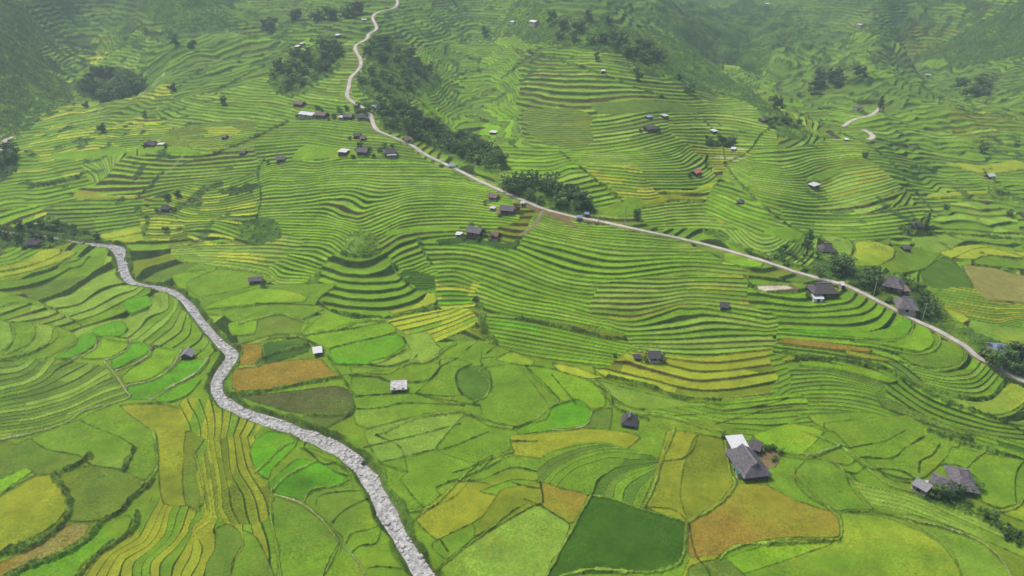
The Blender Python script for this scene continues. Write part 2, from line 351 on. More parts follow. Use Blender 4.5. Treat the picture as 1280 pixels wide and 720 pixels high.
t("815,441 870,446 970,434 996,446 972,456 992,470 970,480 980,490 905,498 852,495 815,483 757,471 740,457 790,440","7:790,431 865,432 980,428|6:830,439 880,441 980,435|5:830,446 880,451 915,450 980,440|4:785,440 830,452 865,461 902,462 975,453|3:780,450 852,470 890,473 975,462|2:757,459 815,473 865,485 915,485 980,473|1:757,470 815,483 852,494 905,497 985,488",'yyoYy',w=.24,amp=.02,seg=200,ris='Rr')
t("607,392 640,395 700,405 775,423 790,432 770,448 757,460 700,454 670,447 630,442 605,422","7:607,392 650,397 700,407 770,424|0:605,432 670,445 740,454 760,456",'vBGv',w=.36,amp=.06,seg=320,fine=1.2,ris='r')
f('o',"715,408 780,417 782,421 760,424 718,414",scr=.6)
l('h',"645,396 680,403 712,410 740,418 765,423 780,424",w=3.5)
l('h',"760,470 790,477 815,484 852,497 900,500",w=3)
# lobe on the middle left
t("420,318 440,322 460,324 480,316 490,325 505,340 530,360 545,370 545,382 485,397 440,395 410,385 400,370 400,345 405,328","6:420,319 440,325 460,324 480,316|5:406,332 430,341 455,343 478,337 488,330|4:404,342 430,350 460,352 495,350 505,343|3:402,352 430,360 470,362 505,356 512,350|2:400,362 440,372 480,372 510,365 522,357|1:402,375 440,381 485,382 520,373 533,365|0:405,388 440,394 485,396 530,385 545,375",'BGBG',w=.32,amp=.03,seg=300,ris='r')
f('Y',"487,389 512,385 528,376 534,366 543,366 545,378 530,384 490,393",yel='y')
l('h',"415,387 440,393 480,397 510,393 545,383",w=5)
t("497,345 510,338 545,346 548,360 530,366 515,355","7:497,343 520,339 545,344|0:515,364 530,363 548,360",'vD',w=.34)
t("545,340 565,338 600,350 590,375 600,384 585,386 550,386 545,365","8:545,340 570,338 600,350|0:548,386 580,384 600,382",'GYvG',w=.4,amp=.2)
t("487,400 550,387 585,386 597,400 590,407 540,430 520,425 500,412","6.2:487,400 530,391 560,385|0:538,430 560,420 597,404",'YYB',w=.3,amp=.08,seg=40,ris='r')
# right of the middle road
t("655,60 760,60 800,85 870,110 930,125 950,150 900,165 880,178 850,185 700,190 650,165 650,120","22:660,60 760,66|14:655,100 760,100 900,112|9:655,130 680,133 700,137 720,139 760,136 800,130 880,130|0:650,180 720,186 790,178 850,165 900,160",'GgLGGgg',w=.42,amp=.12,seg=90,ris='rR')
0; f('g',"740,128 800,126 850,128 880,140 800,140 750,142")
t("655,135 680,135 735,140 735,180 700,185 660,165","16:655,133 700,138 735,138|0:680,183 735,180",'ggo',w=.35,amp=.1,ris='Rr')
t("640,185 700,183 720,190 740,205 745,220 775,245 770,258 745,265 700,240 640,232 620,210 600,190 640,178","13:600,188 660,188 700,188 715,188|8:620,210 640,212 665,213 690,212 712,204|5:640,226 700,228 725,222 742,218|0:690,250 720,253 745,251 770,246",'BLGBG',w=.36,amp=.15,seg=70,ris='r')
t("700,188 760,190 850,182 868,190 880,200 893,215 905,225 925,232 928,240 880,251 830,248 790,252 760,235 740,210 720,200","14:712,193 760,195 805,193 835,189 848,184|9:735,207 800,207 831,206 856,203 866,195|5:760,222 815,220 860,220 880,216 889,208|2:765,232 812,230 870,229 890,223 902,214|-1:780,245 845,246 880,249 908,241 926,231",'LBGLG',w=.42,amp=.06,seg=200,ris='RrrR')
t("735,205 760,207 800,211 808,225 822,238 832,247 815,252 790,250 765,240 745,222","10:738,207 770,209 808,213|0:790,250 815,250 832,247",'YyGL',w=.36,amp=.15,seg=50,ris='rR')
f('Y',"825,237 865,238 895,228 905,231 870,241 835,241"); f('y',"880,247 895,243 912,232 922,233 905,243 890,249",yel='O')
f('G',"745,264 780,249 793,246 812,252 814,258 795,269 765,269")
t("795,270 815,255 880,252 930,262 975,290 985,320 940,305 900,290 860,285 820,285","9:800,262 880,255 940,262|0:830,292 900,298 985,320",'BGLG',w=.34,amp=.3,seg=50)
f('y',"800,252 815,251 828,246 838,244 880,248 880,251 840,250 826,255 806,257",yel='O')
f('Y',"896,275 908,271 923,272 918,279 900,280")
t("840,150 905,140 960,160 975,185 960,200 930,215 905,205 880,200 860,180 845,170","13:840,150 900,148 970,160|0:850,200 905,209 975,200",'GLGog',w=.42,amp=.12,ris='Rr')
t("860,182 880,184 945,188 940,205 905,212 885,205","6:862,186 945,192|0:880,208 935,208",'oyb',w=.45,amp=.05)
t("905,215 945,190 975,186 1010,180 1060,170 1085,190 1115,205 1130,215 1128,240 1110,258 1080,275 1000,275 975,285 950,262 925,235","20:940,192 990,187 1030,183 1070,182|15:935,208 978,214 996,211 1012,204 1030,201 1060,197 1090,197|12:930,214 974,221 1005,220 1018,214 1035,209 1070,203 1105,201|10:935,222 978,228 1009,228 1028,225 1050,216 1070,212 1112,206|2:920,232 950,245 980,252 1015,257 1052,254 1090,244 1125,233|0:940,252 975,262 1000,266 1030,268 1080,267 1120,252",'LGGLGoG',w=.36,amp=.1,seg=90,ris='rrR')
t("1018,222 1045,218 1090,208 1120,225 1125,235 1085,250 1050,255 1030,240","10:1009,228 1028,225 1050,216 1070,212 1112,206|2:980,252 1015,257 1052,254 1090,244 1125,233",'YyLG',w=.34,amp=.1,seg=120,ris='R')
f('G',"1018,218 1040,213 1055,215 1030,226 1005,229")
0
t("905,225 925,232 950,255 975,285 985,310 950,300 900,275 880,262 885,250","9:905,228 930,236 950,240|0:890,268 940,290 985,305",'BGG',w=.36,amp=.3,seg=50)
t("975,262 1010,262 1080,268 1130,256 1160,262 1140,285 1100,300 1040,300 1000,290","6:980,264 1030,268 1080,268 1140,258|0:1000,292 1050,296 1120,292",'GGLG',w=.4,amp=.1)
# right basin: wide plots with wandering edges
t("1000,60 1400,60 2190,0 2190,150 1400,170 1280,150 1100,150 1010,140 980,110","20:980,62 1100,65 1280,70 1600,60|0:980,140 1100,142 1280,155 1600,165",'gGgg',w=.3,amp=.8,seg=60,ris='kr')
t("1060,120 1100,118 1280,150 2190,160 2190,330 1280,330 1190,300 1150,260 1120,225 1085,195 1060,165 1030,150","34:1000,115 1100,120 1280,140 1600,150|20:1000,185 1120,190 1200,200 1280,205 1600,215|10:1100,235 1150,243 1200,242 1235,241 1280,250 1600,262|0:1060,285 1150,296 1280,318 1600,330",'GLGgGgG',w=.3,amp=.7,seg=90,ris='rr')
t("1190,140 1290,145 1500,150 1500,185 1290,185 1200,178","10:1190,142 1290,150 1500,155|0:1200,178 1290,182 1500,190",'gGoL',w=.36,amp=.2,seg=200,ris='kr')
0;f('Y',"1182,203 1225,206 1280,206 1280,213 1240,217 1212,212",yel='y')
f('Y',"1160,243 1200,240 1235,239 1234,243 1200,244 1170,248")
0
t("1190,255 1260,250 1270,262 1280,330 1240,335 1190,320 1130,315 1115,295 1150,290","8:1190,255 1270,262|0:1115,322 1200,326 1280,332",'GLGLB',w=.26,amp=.5,seg=60)
f('B',"960,262 985,262 1005,270 1010,290 985,300 960,292") if 0 else None
f('B',"955,288 985,284 1005,290 1000,300 965,303")
f('L',"1025,293 1050,296 1066,303 1064,318 1050,325 1044,308 1030,300",outline='d')
f('Y',"1070,303 1095,302 1118,311 1117,322 1098,332 1075,333 1060,328 1068,315",yel='G')
f('G',"1118,310 1160,312 1180,320 1158,336 1130,342 1100,340 1098,333 1117,323",outline='d')
f('G',"1150,340 1160,335 1178,318 1205,340 1215,362 1170,368 1150,358"); f('m',"1150,342 1180,322 1205,340 1214,362 1165,360",smooth=True)
f('L',"1140,300 1180,293 1230,294 1400,300 1400,310 1280,303 1210,300 1176,318 1150,312")
f('Y',"1174,317 1200,308 1225,306 1280,316 1400,326 1400,345 1260,335 1220,326 1190,325",yel='O')
f('G',"1216,327 1235,320 1270,323 1400,330 1400,350 1260,336 1220,332",outline='d')
f('t',"1203,332 1240,335 1280,345 1400,360 1400,385 1270,378 1225,372 1212,350",yel='o')
t("1170,365 1215,360 1230,372 1280,380 1400,385 1500,400 1500,440 1280,412 1250,408 1200,395","8:1170,368 1230,378 1280,382 1400,390|0:1190,398 1250,407 1290,400 1400,430",'LGyL',w=.2,amp=.1)
f('Y',"1180,385 1205,393 1212,400 1198,405 1175,392",yel='O')
f('L',"1215,400 1250,408 1280,410 1500,440 1500,470 1280,440 1240,425 1210,415",yel='Y')
l('d',"1044,300 1060,305 1066,318 1055,328","1063,302 1070,315 1058,328","1100,332 1115,325 1120,314","1180,292 1205,300 1240,303 1280,309","1190,325 1225,310 1262,316 1280,322",w=1.4)
l('h',"1175,292 1205,293 1240,296 1275,299 1300,300",w=3)
# slope between the ridge road and the right basin
s("880,290 930,292 985,305 1020,310 1045,320 1080,335 1130,345 1165,370 1200,405 1245,425 1290,440 1290,470 1255,460 1205,430 1150,395 1105,368 1070,350 1000,335 930,312",'KmGgm',scale=5)
t("895,290 930,288 985,300 1015,312 1030,328 1000,330 930,308",None,'mLg',z=.35,w=.4,amp=.3,ris='k')
f('B',"905,318 925,318 955,330 950,335 925,333 905,326")
# right lobe below the road
t("935,345 960,345 990,350 1025,358 1060,362 1067,362 1085,366 1125,390 1150,408 1175,420 1205,435 1232,450 1258,470 1282,480 1290,505 1240,522 1175,507 1120,482 1040,440 975,428 972,395 940,380","16:950,366 990,372 1030,370 1050,364|15:955,376 1010,383 1060,376 1067,368|14:955,386 1022,389 1072,383 1082,372|13:960,392 1010,396 1080,390 1095,378|12:960,401 1060,404 1100,393 1108,380|11:960,410 1080,414 1110,400 1120,385|10:975,416 1060,422 1120,426 1140,415 1143,402|9:1090,432 1140,444 1168,438 1174,420|8:1110,446 1172,461 1200,456 1208,438|7:1120,458 1185,470 1212,466 1227,448|2:1127,474 1210,497 1235,496 1257,470|1:1122,486 1172,507 1235,522 1262,517 1284,500",'BGBLG',w=.3,amp=.03,seg=400,ris='rr')
f('v',"975,412 1000,416 1060,421 1110,425 1130,422 1138,412 1140,402 1125,390 1130,397 1118,408 1090,414 1040,413",yel='B')
f('B',"1060,425 1120,427 1140,418 1145,406 1160,410 1168,425 1164,434 1148,440 1110,433 1085,428")
f('G',"1122,442 1150,444 1170,440 1176,425 1200,432 1205,442 1200,455 1172,460 1140,454",yel='g')
f('L',"1135,478 1175,495 1215,502 1240,500 1262,480 1280,478 1286,500 1262,516 1240,519 1190,508 1150,492",yel='Y')
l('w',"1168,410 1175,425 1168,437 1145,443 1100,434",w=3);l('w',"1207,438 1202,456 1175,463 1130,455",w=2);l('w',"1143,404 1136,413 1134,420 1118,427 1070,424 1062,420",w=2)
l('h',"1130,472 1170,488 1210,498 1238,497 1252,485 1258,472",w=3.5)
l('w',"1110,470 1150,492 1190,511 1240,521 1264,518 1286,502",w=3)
# below the right lobe
t("975,425 1040,432 1120,450 1170,490 1240,522 1300,530 1300,560 1180,540 1100,500 1010,450 970,445","6:975,428 1050,438 1110,452 1160,486 1240,520|0:975,462 1040,470 1100,500 1180,542 1300,562",'GgBG',w=.4,amp=.1,seg=200,ris='r')
f('O',"976,423 1020,426 1090,437 1088,441 1030,436 978,430");f('y',"1056,438 1100,446 1118,452 1090,450 1058,444",yel='O')
l('h',"978,440 1010,447 1050,450 1080,455 1110,462 1150,485 1190,505 1250,525 1290,545",w=4)
f('B',"1000,452 1050,457 1090,463 1122,476 1112,480 1070,470 1020,462 1000,458")
t("985,462 1040,462 1100,478 1110,500 1160,520 1290,560 1290,600 1200,565 1150,545 1050,530 985,540 960,500","10:990,462 1040,464 1100,482|6:960,492 1010,482 1060,482 1130,500 1200,530|3:960,505 1010,497 1070,500 1140,520 1280,560|0:950,525 1000,512 1060,513 1130,530 1280,580",'gGGDG',w=.34,amp=.12,seg=120,ris='rkr')
f('G',"1010,520 1080,515 1140,530 1200,550 1280,575 1280,590 1160,560 1040,540",yel='Y')
f('g',"1095,492 1130,508 1170,525 1220,545 1200,543 1150,527 1105,510",scr=.8)
t("960,440 985,455 988,490 985,520 960,540 940,520 955,498 975,480","8:955,452 985,446|0:955,535 990,500",'GGB',w=.24,amp=.1,seg=400)
# hedges and ravines across the far slopes
l('h',"230,205 262,195 300,180 330,165 360,150","330,200 322,215 326,250 318,280","205,215 190,228 172,248","215,112 235,92 265,76 300,66","345,70 330,84 300,98 250,118","905,205 935,190 955,165 990,150","905,205 925,230 960,262 1000,290 1030,300","700,190 720,205 745,225 778,252","880,150 900,175 906,200","1050,160 1085,180 1112,202 1138,232 1165,262","960,125 1010,165 1050,168","1228,212 1250,232 1285,262","520,122 560,160 600,185 640,215","560,60 545,90 560,130","1145,98 1180,104 1230,112","1095,172 1120,176 1150,182","1190,150 1240,156 1290,158","740,60 790,66 850,80 900,105","60,80 100,70 140,74 180,66","150,62 200,50 250,32 300,14","640,60 700,75 760,96 830,120",w=2.2)
l('h',"1125,286 1160,292 1180,291","1140,208 1170,212","1235,238 1262,246 1290,262","60,268 75,280 70,292","45,232 80,226 110,214",w=4)
# wooded ground
s("468,124 500,126 530,145 560,162 590,175 624,192 634,214 610,216 570,200 530,180 500,168 476,158",'KmKGmK',scale=3.5)
s("620,228 655,222 690,230 715,240 745,258 728,269 690,260 655,249 628,240",'KmKGmK',scale=3.5)
s("338,92 372,76 424,68 432,82 405,102 370,122 342,114",'KmKGmK',scale=4)
s("458,62 490,58 520,78 548,105 530,120 470,124 446,106 458,85",'KmKGmK',scale=5)
s("0,178 18,190 20,210 0,224 -60,240 -60,170",'kK',scale=5)
s("-60,283 20,282 70,279 105,288 120,297 75,305 20,308 0,310 -60,320",'kKmK',scale=4)
s("1018,326 1062,333 1100,343 1100,362 1060,352 1018,348",'kKm',scale=4)
s("1128,355 1150,362 1180,398 1160,404 1140,385",'kKm',scale=4)
s("1225,438 1300,438 1310,490 1262,478 1232,455",'kkK',scale=4)
# bottom: wide plots either side of the stream
f('G',"735,455 760,474 815,488 852,500 930,508 905,515 800,512 775,505 755,485 740,475") 
f('L',"742,475 800,490 860,503 930,508 900,518 830,515 785,508 760,492",yel='G')
t("900,505 985,492 1010,500 1000,520 960,545 940,550 905,530 840,520 800,514","6:900,506 990,496|0:860,528 905,538 960,545",'GBGG',w=.28,amp=.1)
f('G',"605,430 670,448 740,458 745,475 765,510 760,530 700,520 640,535 600,520 560,505 600,470")
f('G',"600,450 640,450 700,530 640,535 580,517 615,490 613,470") 
f('B',"657,458 690,462 740,478 757,500 755,510 740,512 700,500 670,475")
f('v',"655,532 683,525 690,510 720,500 728,502 740,515 742,520 735,532 700,537 640,545",smooth=True)
f('v',"600,545 640,545 700,537 735,530 735,536 690,545 620,545") if 0 else None
f('g',"742,515 765,512 760,545 740,560 720,545 735,530")
f('Y',"690,455 720,460 745,470 758,472 735,474 700,465")
f('B',"640,440 668,452 665,458 640,456 620,450",yel='Y')
l('w',"745,480 760,490 765,503 780,512 800,517 830,520 860,528 880,535 905,540",w=4)
l('h',"765,500 768,510 785,517 810,525",w=2.5)
l('w',"640,535 670,525 690,508 710,502",w=2.5);l('b',"740,515 735,530 715,537 690,538",w=1.6)
l('d',"657,458 690,490 700,503","690,470 720,505","840,520 900,515 960,505 985,497","895,530 930,520 960,512 990,508",w=1.4)
# fields right of the stream
f('G',"250,330 320,345 330,355 420,355 400,372 385,395 330,398 250,392 220,372 225,345")
f('B',"250,388 270,378 320,362 352,362 385,372 380,378 330,380 280,385",yel='Y')
f('B',"215,345 260,338 272,335 250,360 225,362")
f('G',"232,355 270,338 310,340 345,350 300,362 250,372 240,366")
f('G',"278,388 340,380 400,382 405,386 375,400 350,393 320,398 290,402",yel='L')
f('g',"320,400 350,394 385,402 372,418 345,418 322,424 300,430 295,410",yel='G')
f('B',"285,405 315,398 322,402 318,418 290,420")
f('B',"380,403 410,390 440,398 480,399 482,402 430,412 380,420 375,415")
f('B',"382,421 430,413 484,403 490,405 495,415 440,429 412,436")
f('v',"412,438 440,430 495,418 505,425 507,432 480,450 460,457 420,456",yel='B')
f('L',"462,453 500,443 518,436 524,440 520,447 490,457 468,458",yel='Y')
f('L',"505,420 535,415 545,430 555,440 545,450 525,453 510,455 515,440",yel='Y')
f('G',"485,463 515,454 552,455 545,468 530,477 490,478 440,468 438,460 460,460")
f('G',"440,472 475,472 492,480 490,492 445,496 440,485")
f('G',"550,450 570,448 590,455 575,465 570,478 578,495 545,495 520,492 545,470 550,462")
f('m',"573,463 600,457 612,466 615,485 605,499 590,500 577,491 571,477",smooth=True,yel='o')
0 and f('L',"590,452 605,445 625,470 632,500 610,512 590,505 612,496 616,482 613,467 603,457")
f('G',"442,498 490,493 520,493 560,505 600,508 600,520 540,518 500,525 470,538 445,530",yel='L')
f('L',"455,540 500,527 540,520 580,517 610,530 600,540 560,560 510,590 475,578",yel='G')
f('G',"475,580 510,590 500,600 530,635 560,620 600,590 640,545 600,545 560,556 520,570",yel='L')
f('G',"580,520 612,530 640,535 650,545 640,560 600,580 560,570 545,560",yel='L')
l('d',"320,380 360,380 402,382","412,436 440,428 495,418","438,470 470,472 490,478 530,478 545,468 550,460 572,448","447,512 480,510 500,505 540,505 580,508","463,457 490,458 515,450 522,443","445,496 490,493","520,492 545,498 600,508","585,457 572,465 570,478 578,494 600,508","507,437 470,455 420,456",w=1.6)
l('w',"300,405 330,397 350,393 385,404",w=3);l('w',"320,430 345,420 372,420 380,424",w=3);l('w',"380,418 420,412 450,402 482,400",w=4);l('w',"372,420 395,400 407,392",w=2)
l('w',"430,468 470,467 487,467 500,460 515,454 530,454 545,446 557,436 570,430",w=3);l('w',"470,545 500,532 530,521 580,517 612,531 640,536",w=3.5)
l('w',"640,455 600,462 612,480 606,498 590,502",w=1.6)
l('d',"583,437 600,425","608,443 625,430","470,580 520,568 560,560 610,540","455,560 520,545 575,530",w=1.5)
f('O',"291,464 305,459 350,452 385,449 402,450 412,462 424,470 400,478 340,488 300,492 290,485",smooth=False,scr=.35)
f('O',"297,432 325,430 328,440 326,455 300,458 293,450",scr=.35,yel='o')
f('d',"330,430 372,424 385,428 385,440 330,456",yel='G')
f('n',"318,494 360,490 420,483 438,490 442,505 440,516 380,518 350,512 300,496",scr=.6,yel='g')
f('g',"380,520 440,518 410,535 400,540 380,530",yel='n')
l('h',"288,493 330,490 380,480 425,472",w=3);l('h',"365,422 390,428 405,440 420,462 430,475 440,495 442,515 420,521 385,520",w=2.5)
l('w',"327,430 330,455 300,460",w=3)
l('h',"322,455 345,443 385,432",w=4)
# bottom right
f('y',"640,545 700,540 735,536 780,540 800,548 760,575 700,580 650,578 640,560",yel='G')
f('G',"600,590 640,570 680,575 672,600 650,610 600,610 560,625 545,610",yel='y')
t("672,580 690,565 740,553 780,560 805,565 822,580 812,625 800,640 770,625 735,620 700,612 675,603","9:680,560 720,552 770,550|6:680,590 700,575 740,560 785,556|4:692,595 715,578 760,565 810,568|2:740,615 745,600 780,583 822,578|0:765,625 770,605 800,588 820,582|-2:790,632 800,610 822,590",'gmGg',w=.16,amp=.08,seg=400,ris='r')
f('y',"835,538 870,542 900,548 905,560 918,605 900,630 858,655 840,650 805,632 815,600 828,560",yel='o',dz=.1)
f('o',"870,545 905,550 910,580 918,605 895,635 860,650 850,620 855,580",yel='y',dz=.1)
f('y',"545,625 570,605 600,603 625,612 610,640 590,655 560,670 545,675 520,650",yel='o')
f('G',"600,615 640,600 672,602 670,612 650,618 625,620",yel='B')
f('y',"678,603 700,610 735,620 715,655 700,648 675,632",yel='O')
f('o',"595,660 625,615 640,610 675,605 678,630 655,640 620,662 590,672",yel='y')
f('L',"560,700 600,672 655,640 675,632 712,657 700,690 685,740 680,800 570,800 545,730",yel='G')
f('G',"540,680 590,655 592,672 560,700 545,690",yel='L')
f('D',"740,620 770,626 805,636 850,652 858,660 852,690 848,705 830,712 800,715 760,717 720,718 680,730 700,690 722,650",dz=.2,scr=.15)
f('O',"862,655 890,640 915,608 935,605 960,608 1000,625 1040,640 1048,650 1048,672 1000,672 960,675 915,688 870,705 860,690",yel='y',dz=.2)
f('y',"862,700 900,695 880,712 900,725 870,760 848,740",yel='o')
f('G',"905,690 960,678 1048,674 1052,642 1100,640 1150,655 1180,680 1198,700 1200,730 1200,800 900,800 880,760 900,720",yel='Y')
f('B',"900,702 950,685 1040,680 1000,695 940,715 905,725",yel='Y')
f('g',"860,712 905,700 930,720 950,760 860,800",yel='D')
f('L',"1150,655 1230,670 1270,700 1290,740 1290,800 1200,800 1200,720 1180,680",yel='g')
f('L',"1055,642 1090,640 1150,655 1175,660 1230,680 1262,715 1285,760 1270,800 1205,800 1202,720 1180,685 1150,665 1100,645",yel='G')
f('G',"1180,655 1240,670 1290,690 1400,760 1400,800 1290,800 1262,715 1230,682",yel='o')
f('G',"1030,575 1060,590 1080,610 1110,620 1160,622 1200,635 1250,660 1300,690 1300,705 1240,680 1180,655 1130,640 1090,625",yel='L')
t("1060,598 1080,606 1140,620 1220,645 1290,680 1290,690 1230,665 1150,645 1090,630","5:1070,600 1140,618 1290,682|0:1090,630 1150,645 1290,705",'GLG',w=.2,amp=.1)
f('G',"958,580 975,568 1000,573 1003,585 992,595 1010,620 1040,640 1000,628 960,608 960,595",yel='G')
f('G',"1003,578 1030,575 1055,592 1060,605 1075,625 1092,638 1060,638 1045,640 1010,622 993,600",yel='L')
f('G',"1050,545 1090,528 1130,540 1150,560 1120,590 1080,585 1060,565",yel='L')
f('G',"1030,530 1130,520 1150,530 1200,555 1170,585 1155,598 1130,600 1100,590 1060,560 1040,545",yel='L')
f('G',"1010,545 1040,540 1060,560 1050,560 1010,575 975,570 930,555 955,545",yel='B')
f('B',"940,545 990,530 1030,540 1000,570 970,565",yel='Y')
f('L',"1075,560 1040,560 1012,572 1045,580 1070,572","") if 0 else None
f('G',"1190,560 1240,570 1280,578 1280,620 1270,640 1240,634 1215,620 1222,600 1195,582 1175,582 1185,570",yel='L')
f('G',"1280,578 1500,620 1500,700 1290,650 1270,640",yel='L')
f('Y',"1250,640 1275,632 1400,660 1400,690 1300,660",yel='G')
l('d',"1060,562 1080,558 1105,553 1130,540","1075,573 1115,574 1130,562 1155,547","1148,592 1150,578 1165,570 1175,556","1095,588 1110,588 1130,592 1150,605","1040,578 1060,582 1070,575","1055,590 1070,592 1080,585","1100,590 1115,600 1150,606",w=1.8)
l('w',"1005,540 1030,550 1055,562 1075,580 1095,595 1110,606 1140,615 1160,618",w=3);l('w',"970,565 1000,568 1045,580 1060,600 1085,628 1095,636",w=2);l('b',"1008,572 1050,559",w=1.6)
l('w',"1003,578 992,592 1000,605 1040,640 1049,650 1049,675 1020,677 980,675 960,683",w=3);l('w',"1048,641 1085,640 1130,650 1170,672 1192,695 1202,730",w=2);l('p',"1130,645 1180,660 1230,680 1258,710 1275,750",w=1)
l('w',"1237,558 1225,570 1210,583 1202,592",w=3)
l('w',"1290,570 1280,620 1270,635 1250,640 1240,637",w=3)
l('h',"1215,550 1160,540 1200,555 1240,565 1290,578",w=4,smooth=False)
l('h',"1150,618 1180,628 1210,640 1240,655 1275,680 1310,705",w=7)
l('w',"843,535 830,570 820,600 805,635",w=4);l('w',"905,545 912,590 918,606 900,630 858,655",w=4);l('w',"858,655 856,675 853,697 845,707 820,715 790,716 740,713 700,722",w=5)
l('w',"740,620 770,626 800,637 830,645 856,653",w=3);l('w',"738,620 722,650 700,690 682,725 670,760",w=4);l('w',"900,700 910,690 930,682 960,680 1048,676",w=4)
l('d',"805,634 840,637 858,650","862,658 865,680 872,700","830,577 855,573 868,560 872,545","873,701 885,715 890,730","675,603 678,632 655,625","675,632 700,648 716,655","655,632 620,655 560,700 545,715","640,603 660,610 676,612","560,690 550,675","510,592 500,560 470,545",w=1.6)
l('w',"640,560 620,578 595,590 570,620 540,635 512,655",w=1);l('w',"640,565 600,580 570,605 552,625 535,636 508,640",w=3);l('w',"545,715 575,690 610,665 640,640",w=3)
l('d',"566,592 590,585 615,570","560,603 600,600 640,585 672,590","640,552 672,552",w=1.8)
# bottom left
t("0,352 60,340 100,322 140,322 165,345 190,365 215,362 240,385 262,430 272,445 255,447 190,430 120,421 95,400 45,375 0,365 -170,390 -900,420 -900,350 -170,362","13:-60,352 0,345 60,335 100,322|12:20,358 60,347 88,334 107,322|11:45,376 90,358 125,335 140,325|10:70,384 100,378 125,360 160,350|9:80,396 118,383 145,368 170,360|7:100,408 145,392 165,380 178,370 190,362|6:160,420 175,408 183,396 210,385|4:178,425 200,408 215,392 222,378|2:200,430 225,412 232,393|0:225,440 250,420 248,402",'GLGg',w=.2,amp=.06,seg=200,ris='r')
f('v',"158,375 185,370 190,382 165,392 155,385"); f('v',"110,412 150,400 160,410 150,420 120,420")
t("-170,360 25,308 60,312 95,315 90,322 60,337 0,350 -170,385 -900,400 -900,340","0:95,318 70,331 40,341 0,350 -170,385|2:78,311 60,322 30,334 0,340 -170,368|4:52,311 30,322 0,331 -170,352|8:10,308 0,312 -170,330",'GBG',w=.3,amp=.04,seg=400,ris='rR')
f('Y',"96,316 88,322 70,330 40,340 0,348 -20,352 -20,346 30,337 62,325 85,314",smooth=True);f('Y',"52,313 76,311 76,318 55,328 25,336 -20,343 -20,339 30,328",smooth=True,yel='y')
f('G',"0,365 45,376 95,401 120,421 95,425 60,440 0,450 -170,460 -900,470 -900,420 -170,390",yel='L',smooth=False)
t("0,385 40,380 95,402 118,420 90,428 70,415 40,405 0,400",None,'LGL',z=.4,w=.34,amp=.5,seg=40)
f('L',"0,400 12,405 17,425 12,435 0,440 -100,450 -100,405");f('G',"14,404 40,402 45,414 35,432 5,445 16,428",yel='L');f('L',"40,404 65,408 72,418 60,430 22,446 40,430 46,415",yel='G');f('G',"68,408 90,415 96,425 85,433 50,449 30,448 62,431",yel='L')
l('w',"15,405 18,420 10,434 0,440","42,403 46,415 34,432 5,444","66,408 73,418 60,431 22,447","90,415 96,426 84,434 52,449",w=2.4)
f('v',"68,448 95,433 98,424 105,415 120,418 122,428 108,440 88,449",yel='B');f('B',"102,448 125,433 128,420 160,424 160,434 140,446 120,449")
f('v',"142,463 165,452 184,442 190,432 168,425 162,436 140,450",yel='B');f('B',"152,472 158,480 185,475 212,457 226,438 195,434 188,446 165,460");f('v',"160,484 162,500 178,503 195,495 225,480 250,467 262,450 228,450 215,463 190,477",yel='B');f('v',"190,503 215,503 235,495 252,475 225,482",yel='D')
l('b',"122,424 118,435 108,442 90,449","163,424 158,438 142,447 130,450","190,432 184,445 165,456 145,464","228,436 214,460 190,476 158,483","260,448 245,467 215,484 195,497 178,503",w=2.8)
l('w',"95,400 120,421 190,432 228,438 255,437",w=2)
t("-900,460 -170,450 0,450 50,449 130,457 137,470 155,485 160,500 110,510 90,525 60,537 0,545 -170,560 -900,580","8:-170,480 0,458 20,456 30,452|4:-170,515 0,487 50,470 65,452|1:0,501 50,490 90,475 118,458|0:0,507 50,497 100,480 130,460|-4:40,520 90,505 125,488 150,480|-9:0,545 60,535 100,520 155,500",'GLgG',w=.2,amp=.08,seg=300,ris='r')
l('b',"130,452 145,470 158,490 160,500 110,512 80,530 40,542 0,550",w=2.6)
f('g',"0,600 -170,640 -900,660 -900,580 -170,565 0,552 20,556 38,548 60,563 105,570 112,572 75,592 42,594 32,588",yel='G')
f('G',"40,548 100,525 140,540 152,548 165,557 168,565 155,576 152,587 115,582 100,570 60,562",yel='L')
f('G',"100,525 160,500 200,505 195,560 197,580 188,597 180,602 155,590 158,576 168,566 166,557 150,547",yel='g')
f('B',"0,600 32,586 42,592 20,605 3,618 -80,640 -80,615")
f('y',"-170,700 -100,650 3,620 42,598 65,595 80,612 88,630 70,655 50,668 20,683 0,690 -170,740",yel='o')
f('o',"72,597 112,583 155,590 182,605 160,625 152,640 120,652 88,652 88,630 78,610",yel='g')
f('O',"-170,760 0,704 45,682 85,657 112,656 105,670 75,690 40,705 0,725 -170,790",yel='t',scr=.3)
f('G',"-170,800 15,722 40,712 75,698 110,680 125,660 160,645 166,650 155,672 125,690 95,725 60,800",yel='v')
t("95,800 97,720 125,692 160,670 178,645 200,610 260,600 300,610 330,600 340,640 350,720 350,800","20:100,730 130,692 160,672 175,645|18:133,720 150,693 180,677 195,650 203,632|16:165,722 168,703 190,685 205,668 212,640|14:187,722 190,700 215,678 225,663 235,636|12:213,722 215,708 232,680 250,650|10:237,722 248,702 250,680 243,665|9:253,722 258,702 270,688 268,655|6:300,730 305,690 302,655|4:335,730 335,690 325,650",'GyGo',w=.22,amp=.12,seg=500,ris='r')
f('G',"270,662 285,655 300,665 303,680 290,705 285,740 255,740 258,705 268,688",yel='g');f('g',"303,663 320,672 335,700 348,740 290,740 293,705 305,682",yel='G')
f('y',"150,508 200,505 235,515 250,540 245,565 232,600 232,632 205,630 200,612 198,580 196,545",yel='o')
f('o',"232,540 256,548 244,568 248,600 250,640 232,630 228,600",yel='g')
